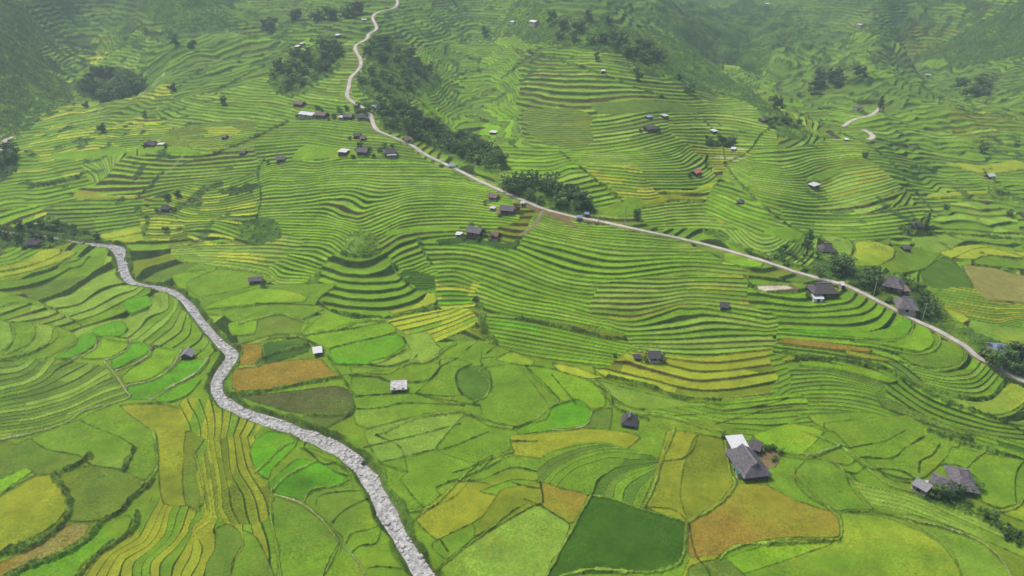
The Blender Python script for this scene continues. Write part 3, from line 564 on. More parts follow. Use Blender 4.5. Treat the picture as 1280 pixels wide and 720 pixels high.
t("245,520 300,515 320,545 312,560 322,590 340,620 332,650 290,655 262,640 250,625 245,590 258,550","10:246,570 250,600 258,632|6:262,560 270,600 272,635|3:285,560 288,590 302,620|0:312,560 322,590 340,620",'yoyG',w=.2,amp=.1,seg=200,ris='r')
t("230,500 262,500 300,510 330,520 315,545 290,545 262,550 240,540 225,515","7:235,505 245,520 250,545|0:320,520 312,540 305,550",'YyG',w=.26,amp=.1,seg=14,ris='r')
l('w',"192,540 197,580 188,598 178,606",w=4);l('w',"243,568 250,590 255,620 250,632",w=3)
f('v',"320,590 312,566 318,552 335,540 355,543 372,552 370,558 340,588 335,600",yel='G');f('v',"343,616 335,605 370,575 395,577 418,588 436,600 425,607 390,614 378,626 352,620",yel='D')
f('G',"343,622 375,632 400,650 420,668 425,680 412,710 400,740 345,740 350,690 342,660",yel='g')
f('G',"375,560 400,565 440,595 470,600 490,640 520,690 545,740 400,740 425,690 428,672 405,650 380,628 392,616 440,604 430,585",yel='g')
l('w',"320,590 335,578 350,562 366,553","340,615 360,595 395,577","400,735 408,705 424,678",w=3.4);l('w',"380,628 390,613 420,608 437,600",w=1.8);l('b',"343,619 375,629 400,648 424,678 445,700 460,725",w=2)
l('d',"395,634 397,623 412,617 450,614","416,654 425,643 442,632 457,626","433,680 440,668 460,663 478,657","440,692 450,683 470,680 477,662","460,711 475,709 502,712","384,552 380,560 395,573 405,581 420,578","415,588 420,592 435,595",w=1.8)
l('w',"342,600 338,640 345,680 352,725",w=2.6)
# the big bushy banks in the lower left corner
l('h',"-120,740 0,694 40,682 70,664 84,648 88,630 80,612 68,597",w=6.5,h=.9)
l('h',"125,658 108,677 72,697 35,710 0,728 -100,765",w=6.5,h=.9)
l('h',"97,724 125,692 155,673 170,658 172,641",w=4.5,h=.7)
l('h',"125,654 152,640 165,624 182,612 192,600",w=4,h=.7)
l('h',"112,572 92,584 72,592",w=7);l('h',"168,562 162,578 155,590",w=4)
l('w',"0,620 20,606 42,594",w=4)
# ravines, hedges
l('h',"523,300 532,318 540,330",w=4);l('h',"595,375 603,392 604,410 612,422 620,428",w=8);l('h',"487,325 500,345 515,360",w=3)
l('h',"500,160 540,180",w=3) if 0 else None
l('h',"930,345 940,358 948,365",w=2)
# trodden pads beside houses
f('E',"942,358 990,357 1000,364 960,366");f('E',"725,286 690,272 660,260 655,256 700,266")
f('P',"945,359 985,358 992,362 955,365")
f('E',"945,566 962,560 975,572 968,585 950,585");f('E',"620,262 650,262 648,268 620,268")
# ---------------------------------------------------------------- stream and roads cut into the ground
def bil(A,u,v):
    fi=np.interp(u,US,np.arange(NU)); fj=np.interp(-v,-VS,np.arange(NV))
    i=int(min(fi,NU-2)); j=int(min(fj,NV-2)); a=fi-i; b=fj-j
    return (A[j,i]*(1-a)+A[j,i+1]*a)*(1-b)+(A[j+1,i]*(1-a)+A[j+1,i+1]*a)*b
def at(u,v,z=0.,top=True):
    return np.array([bil(GX,u,v),bil(GY,u,v),bil(GF if top else GZ,u,v)+z])
RIVER=[(-220,262,4),(-60,280,4),(20,289,3),(45,291,3),(75,297,3),(100,301,3.4),(125,304,5),(146,308,6.),(151,323,4.2),(157,343,3.8),(168,352,3.8),(195,357,3.6),(217,364,3.6),(233,376,3.6),(247,394,3.6),(261,411,3.9),(275,426,4.2),(289,439,4.6),(286,449,4.5),(278,460,4.6),(271,472,5.0),(270,484,5.0),(277,496,4.8),(292,506,4.7),(314,516,4.8),(348,527,5.0),(385,541,5.2),(411,552,5.2),(431,563,5.1),(447,577,5.1),(460,593,5.1),(471,612,5),(481,632,5),(493,655,5),(506,677,5),(519,698,5),(533,720,5),(551,748,5),(580,795,5),(620,850,5)]
ROAD=[(470,-8),(478,-1),(484,4),(494,9),(498,14),(497,19),(484,24),(470,29),(467,38),(470,45),(472,53),(462,57),(461,61),(454,65),(445,68),(445,73),(450,80),(452,88),(447,94),(439,99),(436,109),(434,120),(441,127),(452,133),(461,140),(465,150),(471,162),(490,171),(515,182),(530,192),(560,207),(590,222),(620,236),(655,251),(680,261),(715,270),(740,274),(770,280),(815,290),(850,298),(900,311),(940,322),(975,333),(992,339),(1020,347),(1055,356),(1080,367),(1105,380),(1125,390),(1150,403),(1170,412),(1190,423),(1207,433),(1222,446),(1245,458),(1290,480),(1360,500)]
LANES=[([(679,262),(673,274),(662,286),(650,293)],.9),([(1055,150),(1066,145),(1084,141),(1097,134),(1101,127)],2.6),([(1086,172),(1091,169),(1092,165),(1088,160),(1080,156)],3.0),([(-60,190),(-12,182),(1,176),(3,168),(14,164)],3.0)]
def wpath(P,step=3.):
    p=catmull([q[:2] for q in P],False,step)
    return np.array([at(a,b,0,False) for a,b in p]),p
def carve(W3,uv,widths,depth,soft,flatten=True):
    """lower the ground along a world-space centreline"""
    for k in range(len(W3)-1):
        a,b=W3[k],W3[k+1]; w=widths[k]
        pad=(w*.5+soft)*FPX/max(150,np.hypot(a[0],a[1]))*1.3+4
        js,iS=bbox([uv[k],uv[k+1]],pad)
        x,y=GX[js,iS],GY[js,iS]; d=b[:2]-a[:2]; L2=(d**2).sum()+1e-9
        t=np.clip(((x-a[0])*d[0]+(y-a[1])*d[1])/L2,0,1)
        q=np.hypot(x-a[0]-t*d[0],y-a[1]-t*d[1]); zc=a[2]+(b[2]-a[2])*t-depth
        m=q<CD[js,iS]; 
        CD[js,iS]=np.where(m,q,CD[js,iS]); CW[js,iS]=np.where(m,w,CW[js,iS]); CZ[js,iS]=np.where(m,zc,CZ[js,iS])
def apply_carve(soft,ground=None,scr=.4,shoulder=.5):
    q=(CD-CW*.5)/soft; k=np.clip(1-q,0,1); k=k*k*(3-2*k)
    global GF
    GF=GF*(1-k)+CZ*k
    if ground is not None:
        a=np.clip(1-(CD-CW*.5-shoulder)/.5,0,1)*(CD<1e8)
        RGB[:]=mix(RGB,ground*(1+.6*NZ2[...,None]),a); SCR[:]=np.maximum(SCR,a*scr)
wild=np.clip((vnoise(GX/7.,GY/7.,901)+.45*vnoise(GX/40.,GY/40.,902)-.36+.16*np.clip((r-480)/300,0,1))*9,0,1)*np.clip((r-300)/60,0,1)
RGB[:]=mix(RGB,(COL['K']*.9)*(1+.8*NZ2[...,None]+.5*NZ4[...,None]),wild*.85); SCR[:]=np.maximum(SCR,np.where(wild>.6,1,wild*.8))
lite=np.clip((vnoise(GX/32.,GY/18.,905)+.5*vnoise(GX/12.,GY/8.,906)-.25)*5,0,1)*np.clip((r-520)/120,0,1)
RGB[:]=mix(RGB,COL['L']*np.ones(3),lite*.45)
GF=GZ+ZO+SCR*NZ4*.35*(1+np.clip((r-250)/300,0,1.5))
def smooth_w(P,uv):
    seg=[q[2] for q in P];src=np.linspace(0,1,len(P)); return np.interp(np.linspace(0,1,len(uv)),src,seg)
CD=np.full(U.shape,1e9);CW=np.ones(U.shape);CZ=GF.copy()
RW,Ruv=wpath(RIVER)
# widths by nearest survey node
Rw=.9*np.array([ (lambda d:(sum(P[2]/(e+.1)**2 for P,e in zip(RIVER,d))/sum(1/(e+.1)**2 for e in d)))([math.hypot(p[0]-P[0],p[1]-P[1]) for P in RIVER]) for p in Ruv])
for _ in range(6): RW[1:-1,2]=(RW[:-2,2]+RW[2:,2]+2*RW[1:-1,2])/4
RW[:,2]=np.minimum.accumulate(RW[:,2]+.0)*.5+RW[:,2]*.5
Rw=Rw*.9*(1+.4*np.array([float(vnoise(np.array(i/5.),np.array(0.),88)) for i in range(len(Rw))])); carve(RW,Ruv,Rw,1.5,3.2); apply_carve(1.8,srgb(120,118,100),.9,.15)
q_=CD-CW*.5; bw=2.0+1.6*vnoise(GX/6.,GY/6.,77)+1.0*vnoise(GX/2.,GY/2.,78)
ba=np.clip((bw-q_)*2,0,1)*np.clip((q_-.1)*3,0,1)*(CD<1e8)
RGB[:]=mix(RGB,(COL['H']*.6+COL['r']*.4)*(1+.9*NZ2+.4*NZ4)[...,None],ba); SCR[:]=np.maximum(SCR,ba)
GF=GF+ba*.5*(1+NZ2)
RIVD=CD-CW*.5
CD=np.full(U.shape,1e9);CW=np.ones(U.shape);CZ=GF.copy()
DW,Duv=wpath(ROAD)
for _ in range(3): DW[1:-1,2]=(DW[:-2,2]+DW[2:,2]+2*DW[1:-1,2])/4
Dw=np.full(len(DW),2.6); carve(DW,Duv,Dw,.15,1.6)
LW=[]
for P,w in LANES:
    a,b=wpath(P); LW.append((a,w)); carve(a,b,np.full(len(a),w),.12,1.2)
apply_carve(1.6,srgb(128,124,84),.8,.35)
# ---------------------------------------------------------------- materials
def mat(name): 
    m=bpy.data.materials.new(name); m.use_nodes=True; return m,m.node_tree,m.node_tree.nodes['Principled BSDF']
def noisemat(name,c1,c2,scale=3.,rough=.85,detail=4,bump=0.,spec=.2,coord='Object',stretch=(1,1,1),metal=0.):
    m,nt,b=mat(name); N=nt.nodes; L=nt.links
    tc=N.new('ShaderNodeTexCoord'); mp=N.new('ShaderNodeMapping'); mp.inputs['Scale'].default_value=stretch
    nz=N.new('ShaderNodeTexNoise'); nz.inputs['Scale'].default_value=scale; nz.inputs['Detail'].default_value=detail; nz.inputs['Roughness'].default_value=.65
    cr=N.new('ShaderNodeValToRGB'); cr.color_ramp.elements[0].position=.32; cr.color_ramp.elements[1].position=.68
    cr.color_ramp.elements[0].color=(*srgb(*c1),1); cr.color_ramp.elements[1].color=(*srgb(*c2),1)
    L.new(tc.outputs[coord],mp.inputs[0]); L.new(mp.outputs[0],nz.inputs['Vector']); L.new(nz.outputs['Fac'],cr.inputs[0]); L.new(cr.outputs[0],b.inputs['Base Color'])
    b.inputs['Roughness'].default_value=rough; b.inputs['Specular IOR Level'].default_value=spec; b.inputs['Metallic'].default_value=metal
    if bump:
        bp=N.new('ShaderNodeBump'); bp.inputs['Strength'].default_value=bump; bp.inputs['Distance'].default_value=.05
        L.new(nz.outputs['Fac'],bp.inputs['Height']); L.new(bp.outputs[0],b.inputs['Normal'])
    return m
M={}
M['plank']=noisemat('weathered planks',(70,58,46),(128,108,86),2.,stretch=(6,6,.6),bump=.4)
M['palew']=noisemat('pale boards',(150,140,120),(186,178,160),2.,stretch=(6,6,.6))
M['dark']=noisemat('dark opening',(18,16,14),(34,30,26),3.)
M['grey']=noisemat('fibre cement sheet',(74,70,76),(136,130,134),.8,stretch=(1,5,1),bump=.3)
M['old']=noisemat('old shingle',(62,58,62),(112,106,108),2.4,bump=.6)
M['white']=noisemat('white metal sheet',(196,196,200),(226,226,228),.8,rough=.5,stretch=(1,4,1))
M['patch']=noisemat('patched white sheet',(150,146,146),(226,224,222),1.6,rough=.6)
M['blue']=noisemat('blue metal sheet',(112,128,160),(150,164,190),1.2,rough=.5)
M['red']=noisemat('red sheet',(180,92,80),(214,128,112),1.2,rough=.6)
M['brown']=noisemat('brown roof',(104,84,78),(146,124,116),1.6)
M['redc']=noisemat('red cloth',(150,40,40),(186,60,52),2.)
M['ridge']=noisemat('ridge cap',(120,118,122),(160,158,160),2.)
M['glass']=noisemat('dark glass',(40,46,52),(60,66,72),1.,rough=.2,spec=.5)
M['bark']=noisemat('bark',(70,58,44),(104,90,70),4.,bump=.5)
M['conc']=noisemat('concrete',(150,146,136),(184,180,168),1.5)
M['road']=noisemat('concrete lane',(164,160,146),(206,202,190),.35,rough=.9,detail=8)
M['trail']=noisemat('trodden earth',(112,108,76),(150,142,106),1.2)
M['stone']=noisemat('river boulder',(150,146,142),(210,204,202),.9,rough=.8,bump=.5,detail=6)
M['net']=noisemat('green shade net',(54,96,80),(80,120,100),2.)
def leafmat(name,c1,c2):
    m,nt,b=mat(name); N=nt.nodes; L=nt.links
    tc=N.new('ShaderNodeTexCoord'); nz=N.new('ShaderNodeTexNoise'); nz.inputs['Scale'].default_value=1.1; nz.inputs['Detail'].default_value=5; nz.inputs['Roughness'].default_value=.7
    oi=N.new('ShaderNodeObjectInfo'); ad=N.new('ShaderNodeMath'); ad.operation='MULTIPLY_ADD'; ad.inputs[1].default_value=.35
    sb=N.new('ShaderNodeMath'); sb.operation='SUBTRACT'; sb.inputs[1].default_value=.17
    cr=N.new('ShaderNodeValToRGB'); cr.color_ramp.elements[0].position=.3; cr.color_ramp.elements[1].position=.75
    cr.color_ramp.elements[0].color=(*srgb(*c1),1); cr.color_ramp.elements[1].color=(*srgb(*c2),1)
    L.new(tc.outputs['Object'],nz.inputs['Vector']); L.new(nz.outputs['Fac'],sb.inputs[0]); L.new(oi.outputs['Random'],ad.inputs[0]); L.new(sb.outputs[0],ad.inputs[2]); L.new(ad.outputs[0],cr.inputs[0]); L.new(cr.outputs[0],b.inputs['Base Color'])
    b.inputs['Roughness'].default_value=.7; b.inputs['Specular IOR Level'].default_value=.2
    return m
M['leafd']=leafmat('dark broad leaves',(56,84,38),(124,154,78))
M['leafm']=leafmat('green leaves',(62,96,40),(122,156,72))
M['leafb']=leafmat('bamboo leaves',(76,108,56),(136,164,92))
M['scrub']=leafmat('scrub leaves',(62,92,36),(124,156,62))
# ground
gm,nt,b=mat('terraced ground'); N=nt.nodes; L=nt.links
va=N.new('ShaderNodeVertexColor'); va.layer_name='Col'
tc=N.new('ShaderNodeTexCoord')
n1=N.new('ShaderNodeTexNoise'); n1.inputs['Scale'].default_value=1.6; n1.inputs['Detail'].default_value=6; n1.inputs['Roughness'].default_value=.75
n2=N.new('ShaderNodeTexNoise'); n2.inputs['Scale'].default_value=.16; n2.inputs['Detail'].default_value=5; n2.inputs['Roughness'].default_value=.6
for n in (n1,n2): L.new(tc.outputs['Object'],n.inputs['Vector'])
def mr(inp,a,bb):
    q=N.new('ShaderNodeMapRange'); q.inputs[1].default_value=.3; q.inputs[2].default_value=.7; q.inputs[3].default_value=a; q.inputs[4].default_value=bb; L.new(inp,q.inputs[0]); return q.outputs[0]
f1=mr(n1.outputs['Fac'],.85,1.15); f1s=mr(n1.outputs['Fac'],.35,1.7); f2=mr(n2.outputs['Fac'],.8,1.2)
mxs=N.new('ShaderNodeMix'); mxs.data_type='FLOAT'; gp=N.new('ShaderNodeTexNoise'); gp.inputs['Scale'].default_value=.06; gp.inputs['Detail'].default_value=3; L.new(tc.outputs['Object'],gp.inputs['Vector'])
gq=mr(gp.outputs['Fac'],-.3,.9); ga=N.new('ShaderNodeMath'); ga.operation='ADD'; ga.use_clamp=True; L.new(gq,ga.inputs[0]); L.new(va.outputs['Alpha'],ga.inputs[1]); L.new(ga.outputs[0],mxs.inputs['Factor']); L.new(f1,mxs.inputs[2]); L.new(f1s,mxs.inputs[3])
mu=N.new('ShaderNodeMath'); mu.operation='MULTIPLY'; L.new(mxs.outputs[0],mu.inputs[0]); L.new(f2,mu.inputs[1])
vm=N.new('ShaderNodeVectorMath'); vm.operation='SCALE'; L.new(va.outputs['Color'],vm.inputs[0]); L.new(mu.outputs[0],vm.inputs['Scale'])
n3=N.new('ShaderNodeTexNoise'); n3.inputs['Scale'].default_value=.45; n3.inputs['Detail'].default_value=5; n3.inputs['Roughness'].default_value=.7; L.new(tc.outputs['Object'],n3.inputs['Vector'])
hr=N.new('ShaderNodeValToRGB'); hr.color_ramp.elements[0].position=.35; hr.color_ramp.elements[1].position=.68; hr.color_ramp.elements[0].color=(.86,.95,.9,1); hr.color_ramp.elements[1].color=(1.2,1.06,.95,1); L.new(n3.outputs['Fac'],hr.inputs[0])
hm_=N.new('ShaderNodeVectorMath'); hm_.operation='MULTIPLY'; L.new(vm.outputs[0],hm_.inputs[0]); L.new(hr.outputs[0],hm_.inputs[1])
L.new(hm_.outputs[0],b.inputs['Base Color']); b.inputs['Roughness'].default_value=.95; b.inputs['Specular IOR Level'].default_value=.08
bp=N.new('ShaderNodeBump'); bp.inputs['Distance'].default_value=.25; L.new(n1.outputs['Fac'],bp.inputs['Height'])
bs=N.new('ShaderNodeMath'); bs.operation='MULTIPLY_ADD'; bs.inputs[1].default_value=.6; bs.inputs[2].default_value=.25; L.new(va.outputs['Alpha'],bs.inputs[0]); L.new(bs.outputs[0],bp.inputs['Strength']); L.new(bp.outputs[0],b.inputs['Normal'])
M['ground']=gm
# ---------------------------------------------------------------- object helpers
COLL=scene.collection
def tag(o,label=None,cat=None,group=None,kind=None):
    if label:o['label']=label
    if cat:o['category']=cat
    if group:o['group']=group
    if kind:o['kind']=kind
    return o
def meshobj(name,verts,faces,m,parent=None,smooth=False):
    me=bpy.data.meshes.new(name)
    verts=np.asarray(verts,np.float32)
    if isinstance(faces,np.ndarray):
        nf,k=faces.shape; me.vertices.add(len(verts)); me.vertices.foreach_set('co',verts.ravel())
        me.loops.add(nf*k); me.loops.foreach_set('vertex_index',faces.astype(np.int32).ravel())
        me.polygons.add(nf); me.polygons.foreach_set('loop_start',np.arange(0,nf*k,k,dtype=np.int32))
        me.update(calc_edges=True)
    else:
        me.from_pydata([tuple(map(float,q)) for q in verts],[],faces)
    if smooth: me.polygons.foreach_set('use_smooth',np.ones(len(me.polygons),bool))
    me.materials.append(m); o=bpy.data.objects.new(name,me); COLL.objects.link(o)
    if parent: o.parent=parent
    return o
# ---------------------------------------------------------------- the ground
idx=np.arange(NU*NV).reshape(NV,NU)
quads=np.stack([idx[:-1,:-1],idx[:-1,1:],idx[1:,1:],idx[1:,:-1]],-1).reshape(-1,4)
verts=np.stack([GX,GY,GF],-1).reshape(-1,3)
terr=meshobj('terrain',verts,quads,M['ground'],smooth=True)
ca=terr.data.color_attributes.new('Col','FLOAT_COLOR','POINT')
cc=np.concatenate([np.clip(RGB,0.004,.9),np.clip(SCR,0,1)[...,None]],-1).astype(np.float32)
ca.data.foreach_set('color',cc.ravel())
tag(terr,kind='structure')
def ribbon(name,W3,w,m,dz=0.,jit=0.):
    V_=[];Fs=[]
    n=len(W3); rr=random.Random(5)
    for i in range(n):
        d=W3[min(i+1,n-1)]-W3[max(i-1,0)]; d=d[:2]/(np.hypot(*d[:2])+1e-9); nn=np.array([-d[1],d[0]])
        ww=w[i] if hasattr(w,'__len__') else w
        for s_ in (-.5,-.17,.17,.5):
            e=ww*s_*(1+jit*(rr.random()-.5)) if abs(s_)==.5 else ww*s_
            V_.append([W3[i][0]+nn[0]*e,W3[i][1]+nn[1]*e,W3[i][2]+dz+(.03 if abs(s_)<.3 else 0)])
        if i: 
            for k in range(3): Fs.append([4*i-4+k,4*i-3+k,4*i+1+k,4*i+k])
    o=meshobj(name,V_,Fs,m); tag(o,kind='structure'); return o
ribbon('road',DW,2.25,M['road'],0.0,.2)
for i,(a,w) in enumerate(LW): ribbon('path' if w<2 else 'road',a,w,M['trail'] if w<2 else M['road'],0.02,.3 if w<2 else .1)
wm=noisemat('shallow stream water',(96,100,96),(206,204,202),.8,rough=.35,detail=6,spec=.4)
M['water']=wm
ribbon('stream_water',RW,Rw*1.04,M['water'],-1.25)
# boulders filling the stream bed
def ico():
    p=(1+5**.5)/2; v=[(-1,p,0),(1,p,0),(-1,-p,0),(1,-p,0),(0,-1,p),(0,1,p),(0,-1,-p),(0,1,-p),(p,0,-1),(p,0,1),(-p,0,-1),(-p,0,1)]
    f=[(0,11,5),(0,5,1),(0,1,7),(0,7,10),(0,10,11),(1,5,9),(5,11,4),(11,10,2),(10,7,6),(7,1,8),(3,9,4),(3,4,2),(3,2,6),(3,6,8),(3,8,9),(4,9,5),(2,4,11),(6,2,10),(8,6,7),(9,8,1)]
    v=np.array(v,float); return v/np.linalg.norm(v[0]),np.array(f)
IV,IF=ico()
def scatter_rocks():
    R=np.random.RandomState(3); P=[];Sz=[]
    for i in range(len(RW)-1):
        a,b_=RW[i],RW[i+1]; L_=np.linalg.norm(b_-a); w=Rw[i]
        if L_>60: continue
        n=int(L_*w*2.2)+1; d=(b_-a)[:2]/(L_+1e-9); nn=np.array([-d[1],d[0]])
        t_=R.rand(n); e=(R.rand(n)-.5)*w*1.06
        s_=.12+.45*R.rand(n)**2.4+.5*(R.rand(n)>.965)
        p=a[None]+(b_-a)[None]*t_[:,None]; ch=w*.3*math.sin(i*.11)+w*.12*math.sin(i*.31+1); kp=abs(e-ch)>w*(.07+.05*math.sin(i*.17)); p[:,:2]+=nn[None]*e[:,None]; p[:,2]+=-1.22+s_*.02
        P.append(p[kp]);Sz.append(s_[kp])
    P=np.concatenate(P);Sz=np.concatenate(Sz);n=len(P)
    vv=IV[None]*(1+.45*(R.rand(n,12,1)-.5))*Sz[:,None,None]*(np.array([1.15,1.,.4])*(1+.5*(R.rand(n,1,3)-.5)))
    an=R.rand(n)*6.28; c_,s2=np.cos(an)[:,None],np.sin(an)[:,None]
    x=vv[...,0]*c_-vv[...,1]*s2; y=vv[...,0]*s2+vv[...,1]*c_
    vv=np.stack([x,y,vv[...,2]],-1)+P[:,None]
    ff=(IF[None]+12*np.arange(n)[:,None,None]).reshape(-1,3)
    o=meshobj('stream_boulders',vv.reshape(-1,3),ff,M['stone'],smooth=False)
    tag(o,'pale grey boulders packed along the bed of the winding stream','boulders',kind='stuff'); print('rocks',n)
scatter_rocks()
# leafy scrub on banks, hedges and wild slopes
def scatter_scrub():
    R=np.random.RandomState(11)
    fr=(U>-200)&(U<1480)&(V>-20)&(V<790)
    near=(SCR>.97)&fr&(CD>CW*.5+1.)&(RIVD>.5)
    jj,ii=np.nonzero(near); 
    rr_=r[jj,ii]; cell=(rr_/FPX)**2*1.3/np.clip(tt[jj,ii],.12,1)
    pr=cell*np.where(rr_<320,.42,.1); keep=R.rand(len(jj))<pr; jj,ii=jj[keep],ii[keep]
    n=len(jj); print('scrub',n)
    if n>60000: q=R.permutation(n)[:60000]; jj,ii=jj[q],ii[q]; n=60000
    P=np.stack([GX[jj,ii],GY[jj,ii],GF[jj,ii]],-1)+np.c_[(R.rand(n,2)-.5)*.6,np.zeros(n)]
    rr_=r[jj,ii]; sz=(.32+.5*R.rand(n)**2)*np.where(rr_<320,1,2.1)
    K=14
    dirs=R.normal(size=(n,K,3)); dirs[...,2]=abs(dirs[...,2])*.8+.15; dirs/=np.linalg.norm(dirs,axis=-1,keepdims=True)
    c=P[:,None]+dirs*sz[:,None,None]*(.45+.5*R.rand(n,K,1))*np.array([1,1,.9])
    t1=R.normal(size=(n,K,3)); t1-= (t1*dirs).sum(-1,keepdims=True)*dirs*.6; t1/=np.linalg.norm(t1,axis=-1,keepdims=True)
    t2=np.cross(dirs,t1); s_=sz[:,None,None]*.27
    tri=np.stack([c+t1*s_,c-t1*s_*.5+t2*s_*.8,c-t1*s_*.5-t2*s_*.8],2)
    v=tri.reshape(-1,3); f_=np.arange(len(v)).reshape(-1,3)
    o=meshobj('scrub',v,f_,M['scrub']); tag(o,'low leafy scrub covering banks, hedgerows and wild slopes between the fields','scrub',kind='stuff')
scatter_scrub()
# ---------------------------------------------------------------- trees
def leafcloud(R,centers,radii,n_per,leaf):
    V_=[]
    for c,ra in zip(centers,radii):
        n=n_per
        d=R.normal(size=(n,3)); d/=np.linalg.norm(d,axis=1,keepdims=True); rad=ra*(.55+.5*R.rand(n,1))
        p=np.array(c)+d*rad*np.array([1,1,.8])
        t1=R.normal(size=(n,3)); t1-=(t1*d).sum(1,keepdims=True)*d*.7; t1/=np.linalg.norm(t1,axis=1,keepdims=True); t2=np.cross(d,t1)
        s_=leaf*(.6+.8*R.rand(n,1))
        V_.append(np.stack([p+t1*s_,p+t2*s_*.75,p-t1*s_,p-t2*s_*.75],1))
    v=np.concatenate(V_).reshape(-1,3); return v,np.arange(len(v)).reshape(-1,4)
def tube(pts,rad,k=6):
    V_=[];F_=[]
    for i,(p,ra) in enumerate(zip(pts,rad)):
        for j in range(k):
            a=2*math.pi*j/k; V_.append([p[0]+ra*math.cos(a),p[1]+ra*math.sin(a),p[2]])
        if i:
            for j in range(k): F_.append([(i-1)*k+j,(i-1)*k+(j+1)%k,i*k+(j+1)%k,i*k+j])
    return V_,F_
def join(parts):
    V_=[];F_=[]
    for v,f_ in parts:
        o=len(V_); V_+=[list(q) for q in v]; F_+=[[i+o for i in q] for q in f_]
    return V_,F_
TREES={}
def make_variant(kind,seed):
    R=np.random.RandomState(seed); H=1.0
    if kind=='broad':
        cs=[(R.uniform(-.28,.28),R.uniform(-.28,.28),R.uniform(.14,.82)) for _ in range(17)]; rs=[R.uniform(.14,.22) for _ in cs]; npl,lf=44,.05; m='leafd'
    elif kind=='round':
        cs=[(R.uniform(-.34,.34),R.uniform(-.34,.34),R.uniform(.3,.7)) for _ in range(10)]; rs=[R.uniform(.16,.26) for _ in cs]; npl,lf=44,.055; m='leafm'
    elif kind=='tall':
        cs=[(R.uniform(-.1,.1)*(1.2-z),R.uniform(-.1,.1)*(1.2-z),z) for z in np.linspace(.25,.95,11)]; rs=[.19*(1.15-c[2])+.04 for c in cs]; npl,lf=40,.04; m='leafd'
    else: # bamboo: plumes arching outwards
        cs=[];rs=[]
        for a in np.linspace(0,6.28,8)[:-1]:
            for z in (.35,.55,.75,.9): cs.append((math.cos(a)*(.1+.3*z*z)+R.uniform(-.05,.05),math.sin(a)*(.1+.3*z*z)+R.uniform(-.05,.05),z-(.1*R.rand()))); rs.append(.13-.05*z)
        npl,lf=18,.045; m='leafb'
    v,f_=leafcloud(R,cs,rs,npl,lf)
    parts=[tube([(0,0,-.08),(R.uniform(-.02,.02),0,.25),(R.uniform(-.03,.03),R.uniform(-.03,.03),.6)],[.035,.026,.01])]
    for c in cs[:5]: parts.append(tube([(0,0,.22),(c[0]*.5,c[1]*.5,.2+(c[2]-.2)*.6),c],[.016,.011,.004],4))
    tv,tf=join(parts)
    return (v,f_,m,tv,tf)
for k in ('broad','round','tall','bamboo'):
    TREES[k]=[]
    for sd_ in range(5):
        v,f_,m,tv,tf=make_variant(k,sd_*7+len(k))
        def mk(nm,v_,ff,mm,sm):
            o=meshobj(nm,v_,ff,mm,smooth=sm); me=o.data; bpy.data.objects.remove(o); return me
        TREES[k].append((mk('crown',v,f_,M[m],False),mk('trunk',tv,tf,M['bark'],True)))
NAMES={'broad':('broadleaf_tree','tree'),'round':('round_bush','bush'),'tall':('conifer_tree','tree'),'bamboo':('bamboo_clump','bamboo')}
TR=random.Random(4); ntree=[0]
def tree(kind,u,v,h,label,group=None,wide=1.):
    p=at(u,v); e=bpy.data.objects.new(NAMES[kind][0],None); e.empty_display_size=.2; COLL.objects.link(e)
    e.location=(p[0],p[1],p[2]-.1); e.rotation_euler=(0,0,TR.uniform(0,6.28)); s_=h*TR.uniform(.9,1.1); e.scale=(s_*wide,s_*wide*TR.uniform(.85,1.15),s_)
    tag(e,label,NAMES[kind][1],group)
    cm,tm=TR.choice(TREES[kind])
    for nm,me in (('crown',cm),('trunk',tm)):
        o=bpy.data.objects.new(nm,me); COLL.objects.link(o); o.parent=e
    ntree[0]+=1
def grove(poly,n,h0,h1,kinds,label,group,wide=1.15):
    poly=pl(poly); us=[q[0] for q in poly]; vs_=[q[1] for q in poly]; P=[];tries=0
    mind=math.sqrt((max(us)-min(us))*(max(vs_)-min(vs_))/n)*.55
    while len(P)<n and tries<9000:
        tries+=1; u_,v_=TR.uniform(min(us),max(us)),TR.uniform(min(vs_),max(vs_))
        if not inside(poly,np.array([u_]),np.array([v_]))[0]: continue
        if any(math.hypot(u_-a,(v_-b)*1.6)<mind*(1-tries/12000) for a,b in P): continue
        P.append((u_,v_))
    for u_,v_ in P:
        k=TR.choice(kinds); tree(k,u_,v_,TR.uniform(h0,h1)*(.75 if k=='round' else 1),label[k] if isinstance(label,dict) else label,group,wide)
